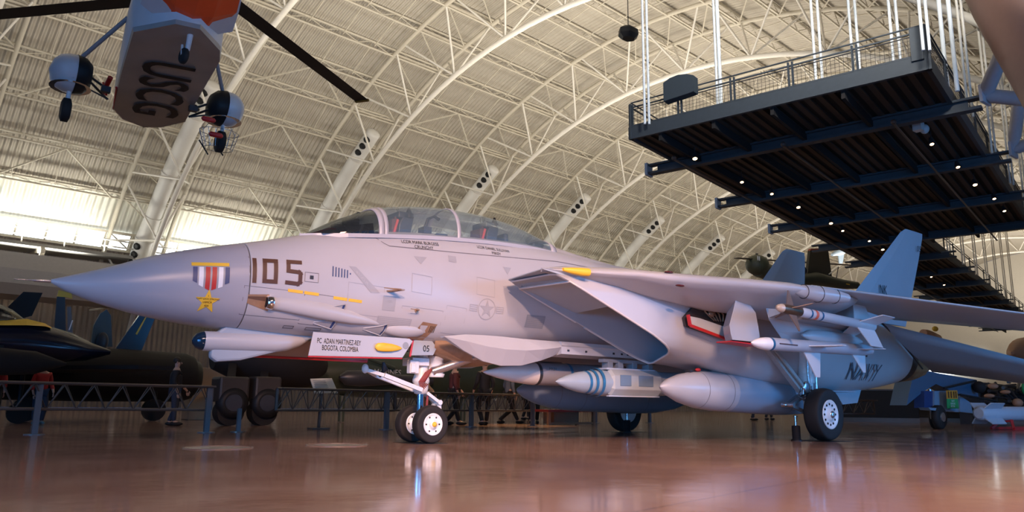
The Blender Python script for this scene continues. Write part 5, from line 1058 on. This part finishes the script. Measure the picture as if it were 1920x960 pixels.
mb = MB(); mb.prism([at(254, 626, 'Y', 14.98), at(273, 593, 'Y', 14.98), at(275, 594, 'Y', 14.98), at(257, 628, 'Y', 14.98)], (0, -.01, 0)); obj('fin_stripe', mb, YEL, T)
mb = MB(); mb.prism([(-5, 14, 1.3), (-2.5, 14, 1.3), (-.6, 10.8, 1.35), (-1.6, 10.8, 1.35)], (0, 0, .1)); obj('wing', mb, DBROWN, T)
for x in (-3.5, -.3): mb = MB(); mb.tube([(x, 14.3, .9), (x, 14.3, .3)], .07, 8); mb.lathe((x, 14.2, .32), (0, 1, 0), [(0, .32), (.2, .32)], 18); obj('wheel_leg', mb, BLACK, T)
# black fin and poles behind the left jet
def slab(name, pxs, Y, m, label, cat, th=.12):
    pts = [at(px, py, 'Y', Y) for px, py in pxs]; mb = MB(); mb.prism(pts, (0, th, 0)); return tag(obj(name, mb, m), label, cat)
slab('tail_fin_part', [(15, 575), (44, 547), (80, 549), (60, 592), (30, 600)], 20, BLACK, 'black swept tail fin behind the navy jet canopy', 'tail fin')
T = thing('propeller', 'blue-grey upright propeller blade with a yellow tip behind the navy jet', 'propeller', at(112, 650, 'Y', 17)); mb = MB(); mb.prism([at(100, 650, 'Y', 17), at(107, 556, 'Y', 17), at(122, 557, 'Y', 17), at(124, 650, 'Y', 17)], (0, .08, 0)); obj('blade', mb, mat('blade_slate', (.035, .045, .055), .5), T); mb = MB(); mb.prism([at(107, 556, 'Y', 17), at(110, 544, 'Y', 17), at(134, 550, 'Y', 17), at(136, 560, 'Y', 17), at(122, 557, 'Y', 17)], (0, .08, 0)); obj('yellow_tip', mb, YEL, T)
mb = MB(); mb.prism([at(128, 650, 'Y', 17.2), at(126, 575, 'Y', 17.2), at(133, 575, 'Y', 17.2), at(138, 650, 'Y', 17.2)], (0, .05, 0)); obj('rear_blade', mb, mat('blade_grey', (.16, .16, .17), .4), T)
mb = MB(); mb.lathe((at(112, 665, 'Y', 17)), (0, 1, 0), [(-.4, .03), (-.2, .2), (.2, .3), (2, .5)], 18); obj('spinner', mb, DMET, T)
pts = [at(170, 650, 'Y', 18), at(176, 610, 'Y', 18), at(188, 588, 'Y', 18), at(200, 580, 'Y', 18), at(208, 592, 'Y', 18), at(211, 650, 'Y', 18)]
mb = MB(); mb.prism(pts, (0, .15, 0)); T = thing('teal_fin', 'rounded teal grey tail fin of a small aircraft standing under the jet nose', 'tail fin', at(190, 650, 'Y', 18)); obj('fin', mb, mat('teal_grey_paint', (.06, .085, .09), .5), T)
mb = MB(); q = at(192, 640, 'Y', 17.9); mb.ell(q, (.18, .08, .3)); obj('insignia_plate', mb, DMET, T)
mb = MB(); c = at(190, 690, 'Y', 18); mb.loft([[(c.x+X, 18+r_*cos(2*pi*k/16), c.z+r_*sin(2*pi*k/16)) for k in range(16)] for X, r_ in [(-4, .5), (0, .45), (.8, .3)]]); obj('fuselage', mb, DBROWN, T)
# dark big aircraft gear with two boxed wheels
T = thing('dark_bomber', 'large very dark aircraft belly with two boxy wheel fairings under the chin pod', 'aircraft', (1, 9.5, 0))
mb = MB(); mb.loft([[(X, 10.5+ry_*cos(2*pi*k/20), zc_+rz_*sin(2*pi*k/20)) for k in range(20)] for X, zc_, rz_, ry_ in [(.1, 1.7, .3, .3), (.8, 1.65, .55, .8), (1.6, 1.6, .65, 1.0), (2.6, 1.6, .65, 1.0), (3.1, 1.6, .3, .5)]]); obj('fuselage', mb, DBROWN, T)
for k, (x0, x1) in enumerate(((413, 466), (480, 526))):
    a = at(x0, 712, 'Y', 9.0); b_ = at(x1, 766, 'Y', 9.0); cx2 = (a.x+b_.x)/2; w2 = abs(b_.x-a.x)
    mb = MB(); mb.box((cx2, 9.35, (a.z+b_.z)/2+.12), (w2, .7, abs(a.z-b_.z)*.9)); f = obj('wheel_fairing', mb, mat('fairing_dark_taupe', (.035, .028, .025), .5), T, bevel=.06)
    mb = MB(); mb.lathe((cx2, 8.98, .55), (0, 1, 0), [(0, .24), (.02, .36), (.3, .36)], 24); obj('wheel', mb, BLACK, f); mb = MB(); mb.lathe((cx2, 8.97, .55), (0, 1, 0), [(0, .2), (.02, .22)], 24); obj('wheel_hub', mb, DMET, f)
    mb = MB(); mb.beam((cx2, 9.35, .9), (cx2, 9.35, 1.05), .2, .2); mb.beam((cx2, 9.35, 1.0), (cx2+.3, 10.2, 1.6), .2, .2); obj('leg', mb, DBROWN, f)
    mb = MB(); mb.lathe((cx2, 9.35, .33), (0, 1, 0), [(-.2, .33), (.2, .33)], 24); obj('tyre', mb, RUBBER, f)
# marine green fuselage with lettering
T = thing('green_marine_aircraft', 'dark green military aircraft fuselage lettered MARINES behind the nose gear', 'aircraft', (5, 12, 0))
a = at(585, 700, 'Y', 12); b_ = at(760, 700, 'Y', 12)
mb = MB(); mb.loft([[(X, 12+ry_*cos(2*pi*k/20), zc_+rz_*sin(2*pi*k/20)) for k in range(20)] for X, zc_, rz_, ry_ in [(2.4, 1.35, .2, .2), (3.2, 1.45, .5, .6), (5, 1.5, .75, .8), (10, 1.5, .75, .8), (12, 1.5, .55, .6)]]); obj('fuselage', mb, GREENM, T)
for (px, py, s_, x_) in ((752, 704, 'MARINES', 1),):
    p = at(px, py, 'Y', 11.12); text_on('side_lettering', s_, .25, p, (1, 0, 0), (0, -.05, 1), mat('letter_grey_white', (.45, .45, .42), .5), T, align='RIGHT', xs=.95)
mb = MB(); mb.lathe(at(648, 708, 'Y', 11), (1, 0, 0), [(-.2, .05), (0, .22), (.5, .25), (1.6, .16), (3.0, .14)], 16); obj('gun_pod', mb, DMET, T)
mb = MB(); mb.tube([at(640, 655, 'Y', 11), at(740, 690, 'Y', 11)], .05, 8); obj('strut', mb, GREENM, T)
for x_ in (4.5, 9): mb = MB(); mb.tube([(x_, 11.9, .8), (x_, 11.9, .02)], .1, 8); obj('leg', mb, GREENM, T)
# tan boxes behind barriers
for k, (x0, y0, x1, y1, Y) in enumerate([(372, 690, 410, 760, 16), (378, 700, 428, 742, 20)][:1]):
    a = at(x0, y0, 'Y', Y); b_ = at(x1, y1, 'Y', Y); mb = MB(); mb.box(((a.x+b_.x)/2, Y, a.z/2), (abs(b_.x-a.x)+.6, .8, a.z)); tag(obj('display_case', mb, mat('case_tan', (.42, .32, .22), .6), bevel=.02), 'tall tan display case standing behind the barrier below the chin pod', 'case')
mb = MB(); a = at(383, 612, 'Y', 14); 
# wall art of small lamps
# right side: green helicopter
T = thing('green_helicopter', 'olive green helicopter with white double stripe beyond the wing, left of the red-topped fin', 'helicopter', at(1420, 500, 'Y', 22))
c = at(1420, 497, 'Y', 22); mb = MB(); mb.ell(c, (.95, .8, .75), 18, 12); mb.loft([[(c.x+X, 22+r_*cos(2*pi*k/14), c.z-.25+dz+r_*sin(2*pi*k/14)) for k in range(14)] for X, r_, dz in [(0, .6, 0), (1.5, .62, -.15), (3, .4, -.2), (4.5, .2, -.2)]]); obj('fuselage', mb, OLIVE, T)
mb = MB(); q = at(1421, 484, 'Y', 21.3); mb.box(q, (.10, .03, .32)); mb.box(q+Vector((.2, 0, 0)), (.10, .03, .32)); obj('white_stripe', mb, WHITE, T)
mb = MB(); mb.beam(at(1380, 484, 'Y', 22), at(1640, 500, 'Y', 22), .35, .05); mb.tube([c, c+Vector((0, 0, .85))], .1, 8); obj('rotor', mb, mat('rotor_dark_brown', (.06, .045, .035), .5), T)
T = thing('green_aeroplane', 'olive aeroplane tail with a red-topped square fin beyond the jet wing', 'aircraft', at(1535, 520, 'Y', 20))
mb = MB(); mb.prism([at(1514, 518, 'Y', 20), at(1519, 470, 'Y', 20), at(1553, 470, 'Y', 20), at(1560, 518, 'Y', 20)], (0, .2, 0)); obj('fin', mb, mat('olive_dark', (.025, .022, .014), .5), T)
mb = MB(); mb.prism([at(1519, 470, 'Y', 19.99), at(1521, 466, 'Y', 19.99), at(1551, 466, 'Y', 19.99), at(1553, 470, 'Y', 19.99)], (0, .22, 0)); obj('red_fin_cap', mb, mat('fin_cap_red', (.25, .03, .015), .5), T)
c0 = at(1500, 525, 'Y', 20); c1 = at(1606, 535, 'Y', 20); mb = MB(); mb.tube([c0, at(1530, 523, 'Y', 20), at(1570, 532, 'Y', 20), c1], [.35, .5, .42, .28], 16); obj('fuselage', mb, OLIVE, T)
mb = MB(); q = at(1590, 533, 'Y', 19.6); mb.box(q, (.5, .02, .08)); obj('yellow_lettering', mb, YEL, T)
mb = MB(); mb.lathe(at(1508, 508, 'Y', 19.6), (-1, -.3, 0), [(0, .25), (.5, .28), (.6, .15)], 14); obj('engine', mb, DMET, T)
mb = MB(); mb.tube([at(1553, 515, 'Y', 19.8), at(1572, 500, 'Y', 19.8), at(1568, 522, 'Y', 19.8)], .05, 6); obj('tail_strut', mb, STEEL, T)
p0 = at(1560, 478, 'Y', 34); p1 = at(1590, 465, 'Y', 34); mb = MB(); mb.tube([p0, (p0+p1)/2, p1], [.15, .5, .3], 12); mb.prism([at(1572, 475, 'Y', 34), at(1584, 470, 'Y', 34), at(1580, 494, 'Y', 34), at(1574, 494, 'Y', 34)], (0, .1, 0)); tag(obj('small_blue_aircraft', mb, mat('pale_blue_aircraft', (.25, .32, .40), .5)), 'small pale blue aircraft hanging far back under the walkway edge', 'aircraft')
# far tan jet bodies between wing and stabilator
for k, (px, Y, sc, lb, dx) in enumerate([(1745, 16, .55, 'far orange-tan aircraft nose seen between the wing and the stabilator', 0), (1930, 8, 1.0, 'orange-tan aircraft body at the right frame edge under the wing tip', 0)]):
    c = at(px, 630 if k == 0 else 662, 'Y', Y); T = thing('tan_jet', lb, 'aircraft', c)
    mb = MB(); pr = [(-1.6, .05), (-1.2, .3), (-.5, .5), (.8, .6), (3.5, .6)] if k else [(-1.9, .3), (-1.0, .38), (0, .4), (1.8, .35), (1.85, .3)]
    mb.lathe(c, (1, .05, -.10 if k == 0 else 0.05), [(t*sc*(2 if k else 1.3), r_*sc*(1.9 if k else 1.7)) for t, r_ in pr], 20); obj('fuselage', mb, TANP, T)
    mb = MB(); mb.ell(c+Vector((.4, -.2, .55)), (.3, .2, .2)); obj('blister', mb, YEL if k == 0 else TANP, T)
# blue assembly with placards and wheel, bottom right
T = thing('blue_jet_undercarriage', 'blue jet nose with small twin wheels and an orange-green placard, bottom right', 'aircraft', (17, 0, 0))
Yb = 0.8
def A(px, py, dy=0): return at(px, py, 'Y', Yb+dy)
BLU = mat('jet_mid_blue', (.05, .12, .20), .4); PBL = mat('jet_pale_blue', (.20, .30, .40), .4)
mb = MB(); mb.prism([A(1715, 690), A(1760, 700), A(1830, 712), A(1835, 745), A(1800, 740), A(1755, 720), A(1730, 735), A(1700, 760), A(1705, 735)], (0, .5, 0)); obj('nose_body', mb, BLU, T)
mb = MB(); mb.prism([A(1733, 733, -.1), A(1752, 733, -.1), A(1752, 765, -.1), A(1733, 765, -.1)], (0, .3, 0)); obj('intake_box', mb, NAVYM, T)
mb = MB(); mb.prism([A(1752, 733, -.15), A(1775, 733, -.15), A(1790, 745, -.15), A(1798, 773, -.15), A(1752, 767, -.15)], (0, .25, 0)); mb.prism([A(1741, 764, -.3), A(1770, 766, -.3), A(1798, 773, -.3), A(1745, 769, -.3)], (0, .3, 0)); mb.prism([A(1800, 742, -.1), A(1820, 755, -.1), A(1824, 775, -.1), A(1800, 772, -.1)], (0, .1, 0)); obj('gear_door', mb, PBL, T)
c = A(1745, 783); mb = MB(); mb.lathe((c.x, Yb-.35, .36), (0, 1, 0), [(0, .18), (-.01, .29), (.04, .36), (.18, .36), (.22, .24)], 22); mb.lathe((c.x+.4, Yb-.05, .28), (0, 1, 0), [(0, .15), (-.01, .24), (.04, .28), (.16, .28), (.2, .2)], 22); obj('wheels', mb, RUBBER, T)
mb = MB(); mb.lathe((c.x, Yb-.38, .36), (0, 1, 0), [(0, .14), (.05, .15)], 18); mb.tube([(c.x+.1, Yb, .3), (c.x+.1, Yb, 1.2)], .06, 8); obj('hub_and_leg', mb, STEEL, T)
mb = MB(); mb.tube([A(1770, 728, -.3), A(1830, 714, -.3)], .035, 8); mb.tube([A(1800, 740, -.3), A(1870, 752, -.3)], .035, 8); mb.ell(A(1836, 726, -.2), (.2, .2, .2)); obj('tow_rods', mb, DBROWN, T)
mb = MB(); mb.prism([A(1775, 732, -.4), A(1795, 732, -.4), A(1796, 748, -.4), A(1776, 748, -.4)], (0, .02, 0)); pc = obj('orange_placard', mb, mat('placard_orange', (.75, .30, .03), .5), T)
mb = MB()
for px in (1778, 1783, 1788, 1792): mb.prism([A(px, 734, -.42), A(px+1.4, 734, -.42), A(px+2.2, 746, -.42), A(px+.8, 746, -.42)], (0, .005, 0))
obj('placard_stripes', mb, BROWN, pc)
mb = MB(); mb.prism([A(1776, 748, -.4), A(1796, 748, -.4), A(1798, 766, -.4), A(1777, 766, -.4)], (0, .02, 0)); pg = obj('green_placard', mb, mat('placard_green', (.02, .33, .09), .5), T)
for s_, py in (('NAVY', 753.5), ('REMOVE', 758.5), ('BEFORE', 763.5)): text_on('placard_text', s_, .085, A(1787, py, -.43), (1, 0, 0), (0, 0, 1), WHITE, pg)
# dark engine cluster behind it
T = thing('dark_engine_display', 'dark tangle of engine parts and struts at the right edge above the grey missile', 'engine', (22, 2.5, 0))
mb = MB(); random.seed(3)
for k in range(26):
    a = at(1838+random.random()*95, 716+random.random()*50, 'Y', 2.5+random.random()); b_ = at(1838+random.random()*95, 716+random.random()*50, 'Y', 2.5+random.random()); mb.tube([a, b_], .03+random.random()*.05, 6)
a = at(1840, 716, 'Y', 3.4); b_ = at(1960, 765, 'Y', 3.4); mb.box(((a.x+b_.x)/2, 3.9, (a.z+b_.z)/2-.1), (abs(b_.x-a.x), .8, 1.0)); obj('struts', mb, DMET, T)
for (px, py, r_) in ((1862, 724, .14), (1855, 742, .10), (1908, 755, .22), (1885, 735, .10)): mb = MB(); mb.ell(at(px, py, 'Y', 2.4), (r_, .2, r_*.8), 12, 8); obj('tan_cap', mb, TANP, T)
mb = MB(); q = at(1921, 728, 'Y', 2.3); mb.ell(q, (.2, .1, .3), 12, 8); obj('green_tag', mb, mat('placard_green', (.02, .33, .09), .5), T)
mb = MB(); mb.beam((29, 3.9, 0), (29, 3.9, .9), .4, .3); obj('stand', mb, DMET, T)
# grey finned missile on red stand
c = at(1835, 775, 'Y', -.6); T = thing('finned_missile', 'big grey finned missile lying on a red stand at the bottom right edge', 'missile', c)
mb = MB(); ax = Vector((1, -.12, 0)).normalized(); mb.lathe(c, ax, [(0, .14), (.05, .20), (3.8, .22), (5, .1)], 20); obj('body', mb, MISG, T)
mb = MB(); fins(mb, c, ax, 0, 1.0, .75, .1, .42, pi/4, .15, .03); obj('fins', mb, MISG, T)
s0 = c+ax*1.6; T = thing('missile_stand', 'low red steel stand under the grey finned missile', 'stand', (s0.x, s0.y, 0))
mb = MB(); mb.beam((s0.x-.5, s0.y-.3, .05), (s0.x+2.6, s0.y-.55, .05), .08, .08); mb.beam((s0.x-.5, s0.y+.3, .05), (s0.x+2.6, s0.y+.1, .05), .08, .08); mb.beam((s0.x-.5, s0.y-.3, .05), (s0.x-.2, s0.y-.15, c.z-.2), .07, .07); mb.beam((s0.x-.5, s0.y+.3, .05), (s0.x-.2, s0.y+.15, c.z-.2), .07, .07); mb.beam((s0.x-.2, s0.y-.2, c.z-.22), (s0.x-.2, s0.y+.2, c.z-.22), .07, .06); mb.beam((s0.x+2.0, s0.y-.45, .05), (s0.x+2.0, s0.y-.3, c.z-.2), .07, .07); obj('frame', mb, RED, T)

# dark low partitions added far down the hall to darken the background
for k, (x0, x1) in enumerate(((1190, 1330), (1560, 1722), (1716, 1930))):
    a = at(x0, 765, 'Z', .7)-CAM_P; b_ = at(x1, 765, 'Z', .7)-CAM_P; a.z = b_.z = 0; a = a.normalized(); b_ = b_.normalized()
    p = Vector((CAM_P.x, CAM_P.y, 0))+a*(36+k*3); q = Vector((CAM_P.x, CAM_P.y, 0))+b_*(36+k*3)
    T = thing('added_partition', ['low dark added partition far behind the drop tanks', 'low dark added partition far back, right of the near main wheel', 'low dark added partition behind the blue jet nose'][k], 'partition', p, 'low dark added partitions')
    mb = MB(); mb.beam(p+Vector((0, 0, .8)), q+Vector((0, 0, .8)), .3, 1.2); obj('panel', mb, DBROWN, T, bevel=.02)
    mb = MB(); mb.beam(p+Vector((0, 0, .1)), q+Vector((0, 0, .1)), .5, .2); mb.beam(p+Vector((0, 0, 1.43)), q+Vector((0, 0, 1.43)), .36, .06); obj('plinth', mb, BARR, T)

# ================================================================== VISITORS
SKIN = mat('skin_tone', (.45, .28, .21), .5)
def person(x, y, rz, h, top, legs, hair, label, step=.15, arm=0.25, coat=False, shoes=BLACK):
    T = thing('person', label, 'person', (x, y, 0), None)
    R_ = Matrix.Rotation(rz, 4, 'Z'); k = h/1.75
    def skin_mesh(name, verts, edges, radii, m, root=0, parent=T):
        me = bpy.data.meshes.new(name); me.from_pydata([tuple((R_ @ Vector(v))*k) for v in verts], edges, []); o = bpy.data.objects.new(name, me); COL.objects.link(o); o.parent = parent
        md = o.modifiers.new('skin', 'SKIN'); 
        for i, r_ in enumerate(radii):
            sv = me.skin_vertices[0].data[i]; rr = r_ if isinstance(r_, tuple) else (r_, r_); sv.radius = (rr[0]*k, rr[1]*k); sv.use_root = (i == root)
        s_ = o.modifiers.new('sub', 'SUBSURF'); s_.levels = 2; s_.render_levels = 2; me.materials.append(m); ORI[o.name] = ORI[T.name]; md.use_smooth_shade = True; return o
    # body: pelvis, spine, neck, head, arms, legs as one continuous surface
    hy = [(0, 0, .95), (0, 0, 1.12), (0, 0, 1.30), (0, 0, 1.43), (0, .0, 1.50), (0, -.01, 1.57), (0, -.01, 1.67),
          (.11, 0, .90), (.12, -step*.5, .50), (.12, step*.6, .10), (.12, step*.6-.14, .05),
          (-.11, 0, .90), (-.12, -.02, .50), (-.12, -step*.6+.05, .10), (-.12, -step*.6-.10, .05),
          (.17, 0, 1.40), (.24, .03, 1.14), (.22, -arm, .95), (.21, -arm-.06, .88),
          (-.17, 0, 1.40), (-.24, .05, 1.14), (-.22, -.05, .90), (-.21, -.09, .82)]
    ed = [(0, 1), (1, 2), (2, 3), (3, 4), (4, 5), (5, 6), (0, 7), (7, 8), (8, 9), (9, 10), (0, 11), (11, 12), (12, 13), (13, 14), (3, 15), (15, 16), (16, 17), (17, 18), (3, 19), (19, 20), (20, 21), (21, 22)]
    rd = [(.15, .11), (.13, .10), (.15, .11), (.12, .09), .05, (.075, .085), (.07, .08), .085, .06, .042, .04, .085, .06, .042, .04, .06, .045, .033, .03, .06, .045, .033, .03]
    skin_mesh('body', hy, ed, rd, SKIN)
    g = .02
    cl = [(0, 0, .88 if not coat else .62), (0, 0, 1.12), (0, 0, 1.30), (0, 0, 1.42), (.17, 0, 1.41), (.245, .03, 1.14), (.225, -arm+.02, .97), (-.17, 0, 1.41), (-.245, .05, 1.14), (-.225, -.04, .94)]
    skin_mesh('jacket', cl, [(0, 1), (1, 2), (2, 3), (3, 4), (4, 5), (5, 6), (3, 7), (7, 8), (8, 9)], [(.19, .15), (.165, .13), (.18, .14), (.13, .11), .075, .062, .05, .075, .062, .05], top)
    skin_mesh('trousers', [(0, 0, .93)]+[hy[7], hy[8], hy[9], hy[11], hy[12], hy[13]], [(0, 1), (1, 2), (2, 3), (0, 4), (4, 5), (5, 6)], [(.155, .12), .10, .075, .06, .10, .075, .06], legs)
    mb = MB(); o_ = Vector((x, y, 0))
    def W_(v): return o_+(R_ @ Vector(v))*k
    mb.ell((0, .015, 1.69), (.088, .10, .095), 14, 8); mb.xf(Matrix.Translation(o_) @ R_ @ Matrix.Scale(k, 4)); obj('hair', mb, hair, T)
    for i in (9, 13):
        f = hy[i]; mb = MB(); mb.ell((f[0], f[1]-.07, .05), (.06, .16, .055), 12, 6); mb.xf(Matrix.Translation(o_) @ R_ @ Matrix.Scale(k, 4)); obj('shoe', mb, shoes, T)
    mb = MB(); mb.ell((0, -.105, 1.62), (.012, .02, .02), 8, 6)
    for s_ in (-.03, .03): mb.ell((s_, -.09, 1.645), (.012, .008, .007), 8, 6)
    mb.ell((0, -.095, 1.585), (.022, .006, .005), 8, 6)
    for s_ in (-.085, .085): mb.ell((s_, 0, 1.63), (.012, .02, .03), 8, 6)
    mb.xf(Matrix.Translation(o_) @ R_ @ Matrix.Scale(k, 4)); obj('face', mb, mat('skin_detail', (.36, .2, .15), .5), T)
    for s_, hp in ((1, hy[18]), (-1, hy[22])):
        mb = MB()
        for q in range(4): mb.tube([(hp[0]+(q-1.5)*.018*0+.0, hp[1]+(q-1.5)*.02, hp[2]-.02), (hp[0], hp[1]+(q-1.5)*.021-.01, hp[2]-.08), (hp[0]-s_*.015, hp[1]+(q-1.5)*.02-.015, hp[2]-.12+.012*abs(q-1.5))], [.010, .009, .006], 6)
        mb.tube([(hp[0]-s_*.01, hp[1]-.035, hp[2]+.01), (hp[0]-s_*.02, hp[1]-.06, hp[2]-.03), (hp[0]-s_*.02, hp[1]-.06, hp[2]-.06)], [.011, .010, .007], 6)
        mb.xf(Matrix.Translation(o_) @ R_ @ Matrix.Scale(k, 4)); obj('fingers', mb, SKIN, T)
    return T
JN = mat('jeans_dark_blue', (.02, .03, .055), .8); BK = mat('cloth_black', (.012, .012, .014), .8); RJ = mat('jacket_red', (.38, .02, .02), .7); MR = mat('jacket_maroon', (.07, .015, .015), .8); KH = mat('trousers_khaki', (.22, .15, .09), .8); GB = mat('shirt_grey_blue', (.10, .13, .18), .8)
HB = mat('hair_dark', (.02, .014, .01), .6); HG = mat('hair_grey', (.35, .33, .32), .6); TEAL = mat('shoes_teal', (.10, .22, .26), .6)
person(-3.6, 11.0, .2, 1.45, RJ, JN, HG, 'person in a red jacket, jeans and teal shoes behind the left barrier', shoes=TEAL)
person(-4.6, 10.2, 2.8, 1.5, RJ, BK, HB, 'person in a red top at the very left frame edge')
person(7.05, 8.0, 2.9, 1.82, BK, BK, HB, 'person in a black coat with back turned, behind the nose wheels', coat=True, step=.3)
person(6.2, 8.3, 1.2, 1.78, MR, BK, HG, 'person with white hair and a maroon jacket, left of the black coat', step=.3)
person(8.9, 9.2, 1.5, 1.75, GB, BK, HB, 'person walking in a grey blue shirt and dark trousers under the cream-nosed bomb', step=.5)
person(5.6, 9.0, .3, 1.65, KH, KH, HB, 'person in khaki clothes right of the nose wheels, left of the white-haired one')
person(9.9, 9.2, -.5, 1.7, BK, BK, HB, 'person in black clothes near the far post, right of the walking one')
person(-1.0, 9.6, 1.3, 1.6, BK, JN, HB, 'person in black top and jeans in the gloom behind the left barrier')
person(1.8, 11.8, .4, 1.2, KH, JN, HB, 'child in tan top standing behind the information panel')
person(22, 6.8, .4, 1.7, RJ, BK, HB, 'person in a red top far back beyond the near main wheel')
person(25, 11.5, .4, 1.7, BK, JN, HB, 'person in black far back, right of the near main wheel')
person(27, 12.0, 1.4, 1.75, GB, BK, HB, 'person in grey blue far back, under the jet tail')
person(13.5, 14.0, 1.4, 1.75, BK, BK, HB, 'person in black standing beyond the red-topped bench')
